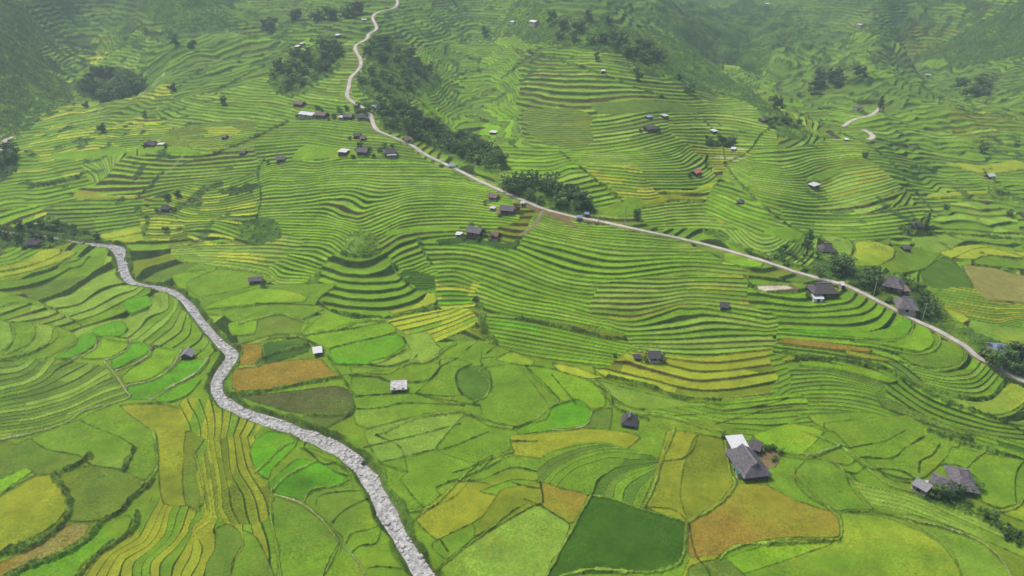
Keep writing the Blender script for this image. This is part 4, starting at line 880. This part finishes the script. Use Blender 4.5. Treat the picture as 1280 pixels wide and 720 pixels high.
# ---------------------------------------------------------------- buildings
def box(x0,x1,y0,y1,z0,z1):
    return [(x0,y0,z0),(x1,y0,z0),(x1,y1,z0),(x0,y1,z0),(x0,y0,z1),(x1,y0,z1),(x1,y1,z1),(x0,y1,z1)],[(0,3,2,1),(4,5,6,7),(0,1,5,4),(1,2,6,5),(2,3,7,6),(3,0,4,7)]
def slab(quad,th):
    q=[np.array(p,float) for p in quad]; n=np.cross(q[1]-q[0],q[2]-q[0]); n/=np.linalg.norm(n)
    if n[2]<0: n=-n
    v=[tuple(p) for p in q]+[tuple(p+n*th) for p in q]
    return v,[(0,3,2,1),(4,5,6,7),(0,1,5,4),(1,2,6,5),(2,3,7,6),(3,0,4,7)]
GRP="farm huts and houses among the terraces"
def house(name,label,p1,p2,w,wall=2.2,rise=1.4,roof='grey',wallm='plank',style='gable',over=.6,cat='house',detail=True,L=None,stilts=False,ribs=True):
    a,b_=at(*p1),at(*p2); c=(a+b_)/2; wall*=.78; over+=.15
    if np.hypot(c[0],c[1])>430: w*=.85; wall*=.85; rise*=.85
    if np.hypot(c[0],c[1])>285: w*=.86; wall*=.8; rise*=.8; L=.88*(L or max(np.hypot(*(b_-a)[:2]),1.2))
    d=(b_-a)[:2]; Ln_=L or max(np.hypot(*d),1.2); ang=math.atan2(d[1],d[0])
    zs=[at(p1[0]+(p2[0]-p1[0])*t_,p1[1]+(p2[1]-p1[1])*t_)[2] for t_ in (0,.5,1)]
    e=bpy.data.objects.new(name,None); e.empty_display_size=.3; COLL.objects.link(e); e.location=(c[0],c[1],max(zs)-.1); e.rotation_euler=(0,0,ang)
    tag(e,label,cat,GRP)
    hx,hy=Ln_/2,w/2; base=-.2
    if stilts:
        for sx in (-1,1):
            for sy in (-1,1):
                meshobj('post',*box(sx*hx-sx*.25-.09,sx*hx-sx*.25+.09,sy*hy-sy*.25-.09,sy*hy-sy*.25+.09,-2.2,wall),M['plank'],e)
        base=.7
        meshobj('floor',*box(-hx,hx,-hy,hy,.55,.7),M['plank'],e)
    else:
        meshobj('foundation',*box(-hx-.25,hx+.25,-hy-.25,hy+.25,-2.4,-.02),M['conc' if wallm!='plank' else 'plank'],e)
        base=-.02
    # walls with gable ends
    if style in('gable','hip'):
        g=rise if style=='gable' else 0
        v=[(-hx,-hy,base),(hx,-hy,base),(hx,hy,base),(-hx,hy,base),(-hx,-hy,wall),(hx,-hy,wall),(hx,hy,wall),(-hx,hy,wall),(-hx,0,wall+g*.93),(hx,0,wall+g*.93)]
        f_=[(0,1,5,4),(2,3,7,6),(1,2,6,9,5) if g else (1,2,6,5),(3,0,4,8,7) if g else (3,0,4,7),(0,3,2,1)]+([] if g else [(4,5,6,7)])
    else:
        v=[(-hx,-hy,base),(hx,-hy,base),(hx,hy,base),(-hx,hy,base),(-hx,-hy,wall),(hx,-hy,wall),(hx,hy,wall+rise*.9),(-hx,hy,wall+rise*.9)]
        f_=[(0,1,5,4),(2,3,7,6),(1,2,6,5),(3,0,4,7),(0,3,2,1)]
    if style!='open': meshobj('wall',v,f_,M[wallm],e)
    else:
        for sx in (-1,0,1):
            for sy in (-1,1): meshobj('post',*box(sx*(hx-.15)-.07,sx*(hx-.15)+.07,sy*(hy-.15)-.07,sy*(hy-.15)+.07,-1.5,wall+(rise*.9 if sy>0 else 0)),M['plank'],e)
    ox,oy=hx+over,hy+over; sl_=rise/hy; ze=wall-over*sl_+.06; zr=wall+rise+.06; parts=[]
    if style=='gable':
        parts=[slab([(-ox,-oy,ze),(ox,-oy,ze),(ox,-.01,zr),(-ox,-.01,zr)],.1),slab([(-ox,oy,ze),(ox,oy,ze),(ox,.01,zr),(-ox,.01,zr)],.1)]
        if detail and ribs:
            for k in range(int(2*ox/.9)+1):
                x=-ox+.1+k*.9
                if x<ox-.1:
                    for sy in (-1,1): parts.append(slab([(x-.05,sy*oy,ze+.1),(x+.05,sy*oy,ze+.1),(x+.05,sy*.05,zr+.1),(x-.05,sy*.05,zr+.1)],.04))
    elif style=='hip':
        rx=ox-oy*.75; q=[(-ox,-oy,ze),(ox,-oy,ze),(ox,oy,ze),(-ox,oy,ze),(-rx,0,zr),(rx,0,zr)]
        zg=ze+(zr-ze)*.62; gx_=rx+(ox-rx)*.38; gy_=oy*.38
        vv=[(-ox,-oy,ze),(ox,-oy,ze),(ox,oy,ze),(-ox,oy,ze),(-gx_,-gy_,zg),(gx_,-gy_,zg),(gx_,gy_,zg),(-gx_,gy_,zg),(-gx_-.05,0,zr),(gx_+.05,0,zr)]
        ff=[(0,1,5,4),(2,3,7,6),(1,2,6,5),(3,0,4,7),(4,5,9,8),(6,7,8,9),(5,6,9),(7,4,8),(0,3,2,1)]
        parts=[(vv,ff)]
        if detail:
            for k in range(int(2*gx_/.9)):
                x=-gx_+.4+k*.9
                for sy in (-1,1): parts.append(slab([(x-.05,sy*oy,ze+.02),(x+.05,sy*oy,ze+.02),(x+.05,sy*.05,zr+.02),(x-.05,sy*.05,zr+.02)],.05))
    else:
        zb=wall+rise+over*rise/w
        parts=[slab([(-ox,-oy,wall-over*rise/w+.05),(ox,-oy,wall-over*rise/w+.05),(ox,oy,zb+.05),(-ox,oy,zb+.05)],.09)]
        if detail and ribs:
            for k in range(int(2*ox/.9)):
                x=-ox+.3+k*.9; parts.append(slab([(x-.04,-oy,wall-over*rise/w+.15),(x+.04,-oy,wall-over*rise/w+.15),(x+.04,oy,zb+.15),(x-.04,oy,zb+.15)],.04))
    rf=meshobj('roof',*join(parts),M[roof],e)
    if style in('gable','hip'):
        rx=ox if style=='gable' else gx_
        meshobj('ridge_cap',*box(-rx,rx,-.14,.14,zr+.05,zr+.15),M['ridge' if roof!='white' else 'white'],rf)
    if style!='open':
        # door and windows on the side that faces the viewer
        s_=-1 if math.cos(ang)*c[1]-math.sin(ang)*c[0]>0 else 1
        dr=meshobj('door',*box(-.45,.45,s_*(hy+.03)-.03,s_*(hy+.03)+.03,base+.02,min(base+1.95,wall-.1)),M['dark'],e)
        if detail and hx>2:
            for x in (-hx*.6,hx*.6):
                wf=meshobj('window',*box(x-.45,x+.45,s_*(hy+.03)-.03,s_*(hy+.03)+.03,base+1.0,min(base+1.8,wall-.15)),M['palew'],e)
                meshobj('pane',*box(x-.36,x+.36,s_*(hy+.07)-.02,s_*(hy+.07)+.02,base+1.08,min(base+1.72,wall-.22)),M['glass'],wf)
    return e
H=house
big=H('farmhouse','large wooden farmhouse with a long grey hipped roof at the corner of the ochre field',(944.5,599),(923,568),6.2,2.6,2.4,'grey','plank','hip',.9)
H('shed','white metal shed roof behind the large grey farmhouse',(911,562),(929,560),4.2,2.6,.7,'white','brown','shed',.3)
H('shed','small grey lean-to between the white shed and the stony yard of the large farmhouse',(937,561),(949,565),3.,1.9,.6,'old','plank','shed',.3)
H('shed','narrow shelter roofed with green netting along the left wall of the large farmhouse',(919,580),(926,597),2.,1.7,.3,'net','palew','shed',.2,detail=False)
H('farmhouse','wide grey farmhouse roof in the green field at the lower right',(1189,602),(1211,606),8.2,2.6,2.4,'grey','plank','hip',.9)
H('farmhouse','lower grey gabled house in front of the wide farmhouse at the lower right',(1166,605),(1191,617),5.2,2.3,1.5,'grey','plank','gable',.6)
H('shed','long narrow grey shed left of the lower right farmhouse',(1142,611),(1157,620),2.4,1.7,.4,'ridge','brown','shed',.3)
H('shed','small pale flat-roofed pen beside the narrow shed at the lower right',(1158,608),(1163,609),1.6,1.2,.2,'patch','palew','shed',.15,detail=False)
H('farmhouse','upper grey roadside farmhouse on the right side of the ridge road',(1106,358),(1124,366),6.5,2.6,2.2,'grey','plank','hip',.8)
H('shed','brown lean-to between the two roadside farmhouses',(1119,368),(1131,370),3.,2.,.6,'brown','plank','shed',.4)
H('farmhouse','lower roadside farmhouse with a dark grey roof and whitewashed front below the ridge road',(1121,383),(1141,389),7.,2.6,2.4,'grey','palew','hip',.8)
H('farmhouse','grey farmhouse beside the dirt yard where the ridge road bends',(1013,366),(1040,365),6.5,2.4,2.0,'old','plank','hip',.7)
H('shed','shed with white sheets below the farmhouse by the dirt yard',(1016,374),(1027,374),2.6,1.6,.4,'white','white','shed',.2)
H('hut','pale concrete box hut beside the road bend',(1050,360),(1054,360),2.2,2.6,.3,'patch','palew','shed',.15,detail=False,cat='hut')
H('farmhouse','dark wooden farmhouse right of the tall tree above the ridge road',(1025,314),(1040,315),6.,2.2,2.4,'old','plank','hip',.8)
H('farmhouse','house with a light blue metal roof in the trees at the right edge',(1238,441),(1251,444),6.,2.6,1.3,'blue','palew','gable',.4)
H('farmhouse','long dark grey house with a red cloth hung at its end below the ridge road',(626,265),(643,265),4.6,2.2,1.5,'grey','plank','gable',.5)
H('hut','reddish brown hut with trees behind it just below the road',(612,249),(622,249),4.,2.2,1.2,'brown','brown','gable',.4,cat='hut')
H('hut','white block hut at the fork of the road and the foot trail',(651,256),(655,256),2.,2.2,.2,'patch','white','shed',.15,detail=False,cat='hut')
H('hut','little white-roofed shelter left of the long dark grey house',(613,262),(619,262),2.,1.5,.3,'patch','palew','shed',.2,detail=False,cat='hut')
H('farmhouse','grey house wrapped in bushes on its own knoll below the road',(587,293),(602,293),5.,2.2,1.3,'grey','plank','gable',.5)
H('hut','small white lean-to at the path end beside the bushy knoll house',(571,295),(577,294),2.2,1.3,.3,'white','palew','shed',.2,detail=False,cat='hut')
H('hut','rusty red-brown hut right of the bushy knoll house',(615,296),(623,296),3.4,1.8,1.,'brown','redc','gable',.3,cat='hut')
H('hut','bright white metal roof at the left end of the terrace-edge hamlet',(425,193),(435,193),4.4,1.9,.7,'white','plank','shed',.3,cat='hut')
H('farmhouse','grey house in the middle of the terrace-edge hamlet',(447,192),(460,192),4.6,2.,1.5,'grey','plank','gable',.5)
H('farmhouse','two-tiered brown house at the right end of the terrace-edge hamlet',(480,193),(496,193),5.,2.8,1.6,'old','brown','hip',.6)
H('hut','pink-white roofed porch in front of the two-tiered brown house',(484,196),(495,196),2.4,1.9,.5,'patch','brown','shed',.3,cat='hut')
H('hut','dark hut standing alone in the green terraces above the hamlet',(443,171),(451,171),3.6,1.8,1.1,'old','plank','gable',.4,cat='hut')
H('hut','pinkish grey hut touching the lone dark hut above the hamlet',(451,174),(457,174),3.,1.6,.9,'brown','brown','gable',.3,cat='hut')
H('hall','long bright white metal roof in the upper hamlet beside the road',(377,144),(395,144),6.,2.4,1.2,'white','palew','gable',.4)
H('farmhouse','brown house above the long white roof in the upper hamlet',(369,131),(380,131),5.,2.4,1.6,'brown','plank','gable',.5)
H('farmhouse','brown-grey house right of the long white roof',(397,145),(409,145),5.,2.,1.4,'brown','plank','gable',.5)
H('hut','small white roof midway along the upper hamlet',(424,148),(430,148),3.,1.8,.5,'white','palew','shed',.2,cat='hut')
H('farmhouse','grey house under trees in the upper hamlet',(431,147),(441,147),4.6,2.2,1.4,'grey','plank','gable',.5)
H('farmhouse','dark brown house nearest the road in the upper hamlet',(447,148),(457,148),4.6,2.2,1.4,'old','brown','gable',.5)
H('farmhouse','light blue metal roofed house across the road from the upper hamlet',(468,138),(481,137),6.,2.6,1.,'blue','palew','shed',.4)
H('hut','pinkish roadside hut at the edge of the wood below the upper hamlet',(505,177),(513,177),4.,2.,1.2,'brown','palew','gable',.4,cat='hut')
H('hut','slanting grey hut on a spur left of the terrace-edge hamlet',(346,203),(356,199),3.2,1.8,1.1,'grey','plank','gable',.4,cat='hut')
H('farmhouse','dark farmhouse on the bright green shelf on the left hillside',(184,180),(197,181),6.,2.4,1.8,'old','plank','hip',.6)
H('hut','white-roofed annex right of the dark left hillside farmhouse',(198,182),(205,181),3.2,1.8,.5,'white','plank','shed',.2,cat='hut')
H('hut','dark hut with two trees behind it above the yellow-edged terraces on the left',(202,262),(212,262),4.,2.,1.4,'old','plank','hip',.5,cat='hut')
H('hut','grey field hut on a grassy corner at the foot of the striped spur',(312,354),(328,351),3.2,1.9,1.1,'grey','plank','gable',.4,cat='hut')
H('hut','open grey field hut with a pale gabled roof left of the stream',(233,449),(237,443),3.2,1.7,1.1,'ridge','plank','gable',.4,cat='hut',L=3.4,stilts=True)
H('hut','field hut with a bright white sheet roof above the ochre field',(393,444),(402,442),2.6,1.8,.6,'white','plank','shed',.25,cat='hut',stilts=True)
H('hut','stilted field hut with a patched white roof in the middle of the green plots',(490,488),(508,487),3.1,1.7,.9,'patch','palew','shed',.2,cat='hut',stilts=True)
H('hut','round-shouldered dark thatched hut in the wide plots near the centre',(786,532),(787,526),3.6,1.9,1.7,'old','plank','hip',.5,cat='hut',L=4.0)
H('hut','dark hut with a pinkish front wall among golden terraces',(811,447),(823,447),3.6,1.7,1.3,'old','brown','gable',.4,cat='hut')
H('hut','tiny grey hut left of the hut with the pinkish front wall',(793,447),(799,447),2.,1.2,.8,'old','plank','gable',.25,cat='hut',detail=False)
H('hut','small dark hut in the yellowing rice below the dirt yard',(901,384),(909,384),2.6,1.3,1.,'old','plank','gable',.4,cat='hut')
H('hut','white-roofed hut between dark and yellow terraces on the right hill',(1013,234),(1021,233),3.4,1.6,.5,'white','plank','shed',.25,cat='hut')
H('hut','pinkish red roofed hut on the rim of the rounded terrace hill',(866,218),(874,217),3.6,1.6,1.,'red','plank','gable',.3,cat='hut')
H('hut','small dark hut right of the long yellow terrace',(922,253),(929,253),3.2,1.5,1.1,'old','plank','hip',.4,cat='hut')
H('hut','white arched-looking hut on the stubble patch near the right edge',(1233,221),(1241,221),4.,1.8,1.4,'white','plank','gable',.3,cat='hut')
H('farmhouse','grey house left of the tall tree in the right basin',(1138,285),(1147,286),5.,2.2,1.4,'grey','plank','gable',.5)
H('hut','flat dark hut on a bund in the right basin',(1127,313),(1135,314),2.6,1.1,.6,'old','plank','gable',.3,cat='hut',detail=False)
H('hut','tiny white hut at the right foot of the yellow curved terraces',(1056,174),(1060,174),3.,1.6,.5,'white','plank','shed',.2,cat='hut',detail=False)
H('farmhouse','long white roof high on the slope at the top centre',(664,31),(672,31),6.,2.4,1.4,'white','palew','gable',.4,detail=False)
H('hut','white roof left of the long white roof at the top centre',(640,27.5),(644,27.5),5.,2.2,1.,'white','palew','gable',.3,cat='hut',detail=False)
H('farmhouse','dark thatched house beside the stream at the left edge',(34,306),(50,307),5.,2.2,1.8,'old','plank','hip',.6)
H('hut','blue tarpaulin hut in the pale striped terraces, upper centre right',(808,147),(814,147),3.4,1.4,.5,'blue','plank','shed',.2,cat='hut',detail=False)
H('hut','greyish white hut right of the blue tarpaulin hut',(828,147),(833,147),3.4,1.4,.5,'patch','plank','shed',.2,cat='hut',detail=False)
H('hut','dark low hut with bushes in the upper centre right terraces',(806,162),(818,162),4.,1.5,1.2,'old','plank','gable',.4,cat='hut',detail=False)
H('hut','white roofed hut above the dark grove on the upper right terraces',(889,166),(895,166),3.4,1.4,.5,'white','plank','shed',.2,cat='hut',detail=False)
H('hut','tiny white hut under the dark grove on the upper right terraces',(914,188),(919,188),3.,1.7,.5,'white','palew','shed',.2,cat='hut',detail=False)
H('farmhouse','grey roof at the right end of the pale striped terraces',(950,152),(959,151),5.,2.,1.2,'grey','plank','gable',.4,detail=False)
H('hut','small grey hut with a white wall by the lane in the far right basin',(1070,127),(1078,126),5.,2.,1.,'grey','white','gable',.3,cat='hut',detail=False)
H('hut','small white hut below the meadow slope, upper centre',(613,167),(621,167),3.,1.5,.5,'white','plank','shed',.2,cat='hut',detail=False)
H('hut','tiny white hut at the tip of a bright green plot, upper centre right',(752,91),(756,91),3.,1.8,.6,'white','plank','shed',.2,cat='hut',detail=False)
H('hut','dark hut above the hollow of the left striped terraces',(301,191),(308,191),3.4,1.5,1.,'old','plank','gable',.3,cat='hut',detail=False)
H('hut','tiny grey hut beside the yellow fan plots on the left hillside',(279,173),(284,173),3.2,1.5,1.,'grey','plank','gable',.3,cat='hut',detail=False)
H('hut','white hut among the trees beside the top of the ridge road',(453,38),(459,38),4.,2.4,.8,'white','palew','gable',.3,cat='hut',detail=False)
H('hut','lone white hut left of the upper ridge road',(421,57.5),(426,57.5),4.,2.,.8,'white','plank','shed',.3,cat='hut',detail=False)
H('hut','left white hut of two on the dim slope above the wooded knoll',(371,68),(375,68),4.,2.,.8,'white','plank','shed',.3,cat='hut',detail=False)
H('hut','right white hut of two on the dim slope above the wooded knoll',(377,65),(381,65),4.,2.,.8,'patch','plank','shed',.3,cat='hut',detail=False)
H('hut','white farm roof on the dim far right mountainside',(1073,30),(1079,30),6.,2.4,1.,'white','palew','gable',.3,cat='hut',detail=False)
H('hut','hazy white hut at the top of the far right valley',(958,4),(963,4),6.,2.6,1.,'white','palew','gable',.3,cat='hut',detail=False)
H('hut','pale hut at the foot of the far right slope beside the pale track',(1160,77),(1166,77),6.,2.4,1.,'patch','palew','gable',.3,cat='hut',detail=False)
H('hut','whitish hut in the dim left valley below the mountains',(186,27),(191,27),6.,2.4,1.,'white','palew','gable',.3,cat='hut',detail=False)
H('hut','small purple-grey hut at the right edge of the basin',(1276,270),(1284,271),4.,2.,1.2,'old','plank','gable',.4,cat='hut',detail=False)
H('shelter','pale blue roadside shelter on the downhill side of the road',(721,274),(727,274),1.8,1.7,.3,'blue','plank','open',.2,cat='shelter',detail=False)
H('shelter','blue-grey roadside shelter on the uphill side of the road',(731,269),(736,269),1.8,1.7,.3,'blue','plank','open',.2,cat='shelter',detail=False)
H('shelter','light blue roof beside the road at the lower end of the wood',(561,209),(568,210),2.2,1.9,.3,'blue','plank','open',.2,cat='shelter',detail=False)
# red cloth hung at the end of the long house
p=at(647.5,264); c_=meshobj('cloth',*box(-.9,.9,-.05,.05,0,1.7),M['redc']); c_.location=p+np.array([0,0,.1]); tag(c_,'red cloth hung beside the right end of the long dark grey house','cloth')
# concrete poles along the road
def pole(u,v,label,h=7.5):
    p=at(u,v); e=bpy.data.objects.new('utility_pole',None); COLL.objects.link(e); e.location=p; e.rotation_euler=(0,0,.5); tag(e,label,'pole','concrete poles along the ridge road')
    meshobj('shaft',*tube([(0,0,-.5),(0,0,h)],[.16,.1],6),M['conc'],e)
    meshobj('crossarm',*box(-.7,.7,-.06,.06,h-.7,h-.55),M['conc'],e)
    for x in (-.6,0,.6): meshobj('insulator',*tube([(x,0,h-.55),(x,0,h-.3)],[.05,.04],5),M['white'],e)
for u_,v_,lb in [(594,219,'pole above the straight road, left of the trees by the brown hut'),(671,254,'pole at the fork of the road and the foot trail'),(748,277,'pole on the road right of the blue shelters'),(781,279,'pole at the uphill verge below the flat green plot'),(1092,369,'pole in front of the upper roadside farmhouse'),(1153,400,'pole below the lower roadside farmhouse'),(495,171,'pole where the road straightens beside the wood'),(962,326,'pole at the scrubby verge where the road nears the bend')]:
    pole(u_,v_,'pale concrete '+lb)
# ---------------------------------------------------------------- trees and groves
LB='leafy tree'
def G_(poly,n,h0,h1,kinds,where,group,wide=1.15):
    grove(poly,n,h0,h1,kinds,{'broad':'dark green tree '+where,'round':'low green bush '+where,'tall':'narrow dark tree '+where,'bamboo':'pale feathery bamboo '+where},group,wide)
G_("470,128 500,130 530,148 560,165 590,178 622,195 632,212 610,214 570,197 530,178 500,165 478,155",66,5,8.5,['broad','broad','broad','round','bamboo'],'in the wood on the uphill side of the middle road','wood along the middle road',1.12)
G_("622,230 655,225 690,232 715,242 740,260 725,267 690,258 655,247 630,240",26,4.5,8,['broad','broad','round','bamboo'],'in the wood above the road fork','wood above the road fork',1.2)
G_("340,92 372,78 422,70 430,82 405,100 370,118 345,112",30,6,9,['broad','broad','round'],'on the wooded knoll left of the upper road','wooded knoll left of the upper road',1.12)
G_("462,62 490,60 520,80 545,105 520,118 470,122 448,104 460,85",34,6,9,['broad','broad','round'],'on the wooded ridge right of the upper road','wooded ridge right of the upper road',1.12)
G_("95,97 130,90 185,92 195,102 165,115 110,112",24,7,11,['broad'],'in the dark grove in the left valley','dark grove in the left valley',1.1)
G_("-40,180 0,178 18,192 18,208 0,222 -40,230",10,6,9,['broad'],'in the dark grove at the left edge','dark grove at the left edge',1.12)
G_("0,290 40,294 75,300 70,305 30,300 0,308",7,3,5,['broad','round'],'on the near bank of the stream at the left edge','near bank of the upper stream',1.12)
G_("-20,283 20,284 70,280 105,290 125,299 75,290 20,284",11,3,5,['broad','round'],'on the far bank of the stream at the left edge','far bank of the upper stream',1.12)
G_("1030,328 1062,335 1050,353 1020,348",6,5,7,['broad','bamboo'],'above the road bend','trees above the road bend',1.2)
G_("1070,348 1100,345 1100,362 1078,358",5,4,6,['broad','bamboo'],'between the road bend and the roadside farmhouses','trees beside the roadside farmhouses',1.2)
G_("1132,358 1150,365 1170,392 1158,402 1146,385",9,3.5,5.5,['broad','bamboo','round'],'behind the roadside farmhouses','trees behind the roadside farmhouses',1.2)
G_("1225,440 1262,440 1290,442 1300,478 1265,470 1240,455",14,4,6.5,['broad','broad','round'],'around the light blue roof at the right edge','trees around the light blue roof',1.12)
G_("700,25 740,20 790,45 830,75 800,75 740,60 690,45",16,7,10,['broad'],'scattered on the mountain spur at the top centre','trees on the top centre spur',1.1)
G_("765,62 800,60 830,72 810,84 780,80",7,7,10,['broad'],'at the foot of the top centre spur','trees at the foot of the spur',1.2)
G_("1012,95 1075,98 1078,108 1020,108",7,9,12,['broad'],'in the row in the far right valley','tree row in the far right valley',1.2)
G_("948,150 1005,150 1005,161 950,160",8,4,6,['broad','round'],'in the dark row above the right hill','tree row above the right hill',1.2)
G_("880,176 940,180 930,187 885,182",9,4,6,['broad','round'],'in the dark grove on the upper right terraces','dark grove on the upper right terraces',1.1)
G_("320,22 470,26 470,31 320,32",11,9,12,['broad'],'in the dim band of trees across the upper left','dim tree band across the upper left',1.1)
G_("1195,92 1235,100 1230,118 1205,112",9,8,11,['broad'],'at the foot of the right mountain','trees at the foot of the right mountain',1.2)
G_("583,283 590,296 628,299 628,286 605,280",7,2.6,4.5,['broad','round'],'around the knoll house below the road','bushes around the knoll house',1.2)
G_("436,187 480,182 498,184 480,188 440,191",6,3,4.5,['round','broad'],'in the terrace-edge hamlet','bushes in the terrace-edge hamlet',1.2)
G_("395,136 470,136 465,147 400,142",8,3.5,5.5,['broad','round'],'among the upper hamlet houses','trees among the upper hamlet houses',1.2)
G_("1128,284 1150,288 1175,283 1165,292 1135,293",6,3,5,['broad','round'],'around the grey house in the right basin','trees around the right basin house',1.12)
G_("1160,612 1172,616 1190,620 1205,618 1218,606 1214,616 1190,626 1165,622",11,2.4,4.4,['broad','round'],'wrapped around the lower right farmhouse','bushes around the lower right farmhouse',1.2)
G_("1208,628 1235,645 1262,664 1290,685 1290,694 1255,672 1225,652",11,1.8,3.,['round','broad'],'in the hedge running to the lower right corner','hedge in the lower right corner',1.12)
G_("962,318 985,312 1010,322 1005,330 975,328",7,2.5,4,['round'],'in the vegetable slope above the road','bushes on the vegetable slope',1.2)
G_("948,562 968,560 974,572 965,580 975,566",7,1.8,3.0,['round'],'round the stony yard of the large farmhouse','bushes round the stony yard',1.2)
ISO=[('broad',798,99,9,'lone dark tree on the terraces, upper centre right'),('broad',862,116,10,'taller lone dark tree right of the first, upper centre right'),('broad',607,44,12,'lone tree beside the pale track at the top centre'),('tall',1100,136,12,'dark tree at the end of the lane in the far right basin'),('broad',972,133,10,'lone dark tree above the right hill'),('broad',1227,193,8,'dark tree beside the pale plot near the right edge'),('tall',1008,318,10.5,'tallest dark tree, left of the dark wooden farmhouse'),('broad',980,315,4.5,'rounded tree left of the tallest dark tree'),('tall',1156,290,9.5,'tall narrow tree beside the grey house in the right basin'),('broad',127,162,6,'lone round tree at the edge of the yellow fan on the left'),('broad',210,249,4.5,'left tree behind the dark hut above the yellow-edged terraces'),('broad',223,246,4.2,'right tree behind the dark hut above the yellow-edged terraces'),('tall',882,208,6,'small pointed tree on the crest of the rounded terrace hill'),('broad',796,271,4.5,'dark tree below the flat green plot beside the road'),('broad',1081,197,5,'dark tree on the shoulder of the right hill'),('broad',690,29,12,'dark tree right of the long white roof at the top'),('broad',537,92,8,'lone tree right of the wooded ridge'),('broad',219,58,11,'left of two trees on the dim terraces, upper left'),('broad',240,60,10,'right of two trees on the dim terraces, upper left'),('broad',215,110,7,'tree by the stream gorge, upper left'),('broad',280,128,6,'lone tree on the left terraces, upper left of centre'),('broad',180,142,5,'small round tree left of centre in the upper left'),('round',335,205,3,'bush beside the slanting grey hut'),('broad',330,358,3,'dark bush right of the grey field hut'),('broad',106,128,6,'tree beside the upper left stream bend'),('round',768,445,2,'bush left of the tiny grey hut among golden terraces'),('round',828,446,2.2,'bush right of the hut with the pinkish wall'),('round',208,290,4,'bush at the right of the yellow plots on the left'),('broad',1183,260,3,'single bush on the dark bund of the right basin'),('tall',671,236,8,'pointed tree standing above the wood at the fork'),('round',245,447,1.6,'bush right of the open field hut'),('broad',850,100,6,'small tree left of the taller lone tree'),('broad',745,76,8,'tree at the right end of the dim plots'),('round',455,575,1.6,'bush on the right bank of the stream'),('round',460,625,1.4,'bush on the left bank of the lower stream'),('broad',1262,268,4,'dark tree at the right edge of the basin')]
for k,u_,v_,h_,lb in ISO: tree(k,u_,v_,h_,lb,None,1.0)
print('trees',ntree[0])
# gardens: a few bushes by each larger house
for u_,v_,wh in [(1010,370,'the farmhouse by the dirt yard'),(1044,368,'the pale box hut by the road bend'),(1034,371,'the white-sheeted shed below the dirt yard'),(624,270,'the long dark grey house'),(650,267,'the red cloth below the road'),(606,255,'the reddish brown hut below the road'),(580,300,'the bushy knoll house'),(598,301,'the bushy knoll house'),(612,301,'the rusty red-brown hut'),(442,197,'the grey middle house of the terrace-edge hamlet'),(466,196,'the two-tiered brown house'),(474,190,'the two-tiered brown house'),(412,149,'the long white roof'),(418,147,'the long white roof'),(461,150,'the dark brown house nearest the road'),(372,146,'the long white roof'),(180,184,'the dark left hillside farmhouse'),(207,186,'the dark left hillside farmhouse'),(197,264,'the dark hut on the left hillside'),(216,263,'the dark hut on the left hillside'),(436,174,'the lone dark hut above the hamlet'),(1104,364,'the upper roadside farmhouse'),(1149,392,'the lower roadside farmhouse'),(1112,376,'the brown lean-to by the road'),(1022,318,'the dark wooden farmhouse'),(1044,318,'the dark wooden farmhouse'),(30,311,'the thatched house at the left edge'),(54,309,'the thatched house at the left edge'),(953,565,'the stony yard of the large farmhouse'),(905,548,'the white shed roof'),(827,451,'the hut with the pinkish front wall'),(805,450,'the hut with the pinkish front wall'),(862,220,'the red roofed hut'),(823,164,'the dark low hut, upper centre right'),(802,164,'the dark low hut, upper centre right')]:
    tree(TR.choice(['round','broad','round']),u_+TR.uniform(-1,1),v_+TR.uniform(-.6,.6),TR.uniform(1.8,3.0),'small leafy shrub growing beside '+wh,'shrubs beside the farm buildings',1.2)
# ---------------------------------------------------------------- haze filling the valley
x0,x1=GX.min()-20,GX.max()+20; y0,y1=min(GY.min(),0)-60,GY.max()+20
z0=GF.min()-3; z1=max(GF.max(),CAMZ)+5
hz=meshobj('haze',*box(x0,x1,y0,y1,z0,z1),bpy.data.materials.new('valley haze')); hm=hz.data.materials[0]; hm.use_nodes=True
nt=hm.node_tree; nt.nodes.clear(); pv=nt.nodes.new('ShaderNodeVolumePrincipled'); ou=nt.nodes.new('ShaderNodeOutputMaterial')
pv.inputs['Color'].default_value=(.74,.93,1.0,1); pv.inputs['Density'].default_value=HAZE_DENSITY; pv.inputs['Anisotropy'].default_value=.2
nt.links.new(pv.outputs[0],ou.inputs['Volume']); tag(hz,'pale haze filling the whole valley','haze',kind='stuff')
print('haze',x0,x1,y0,y1,z0,z1)
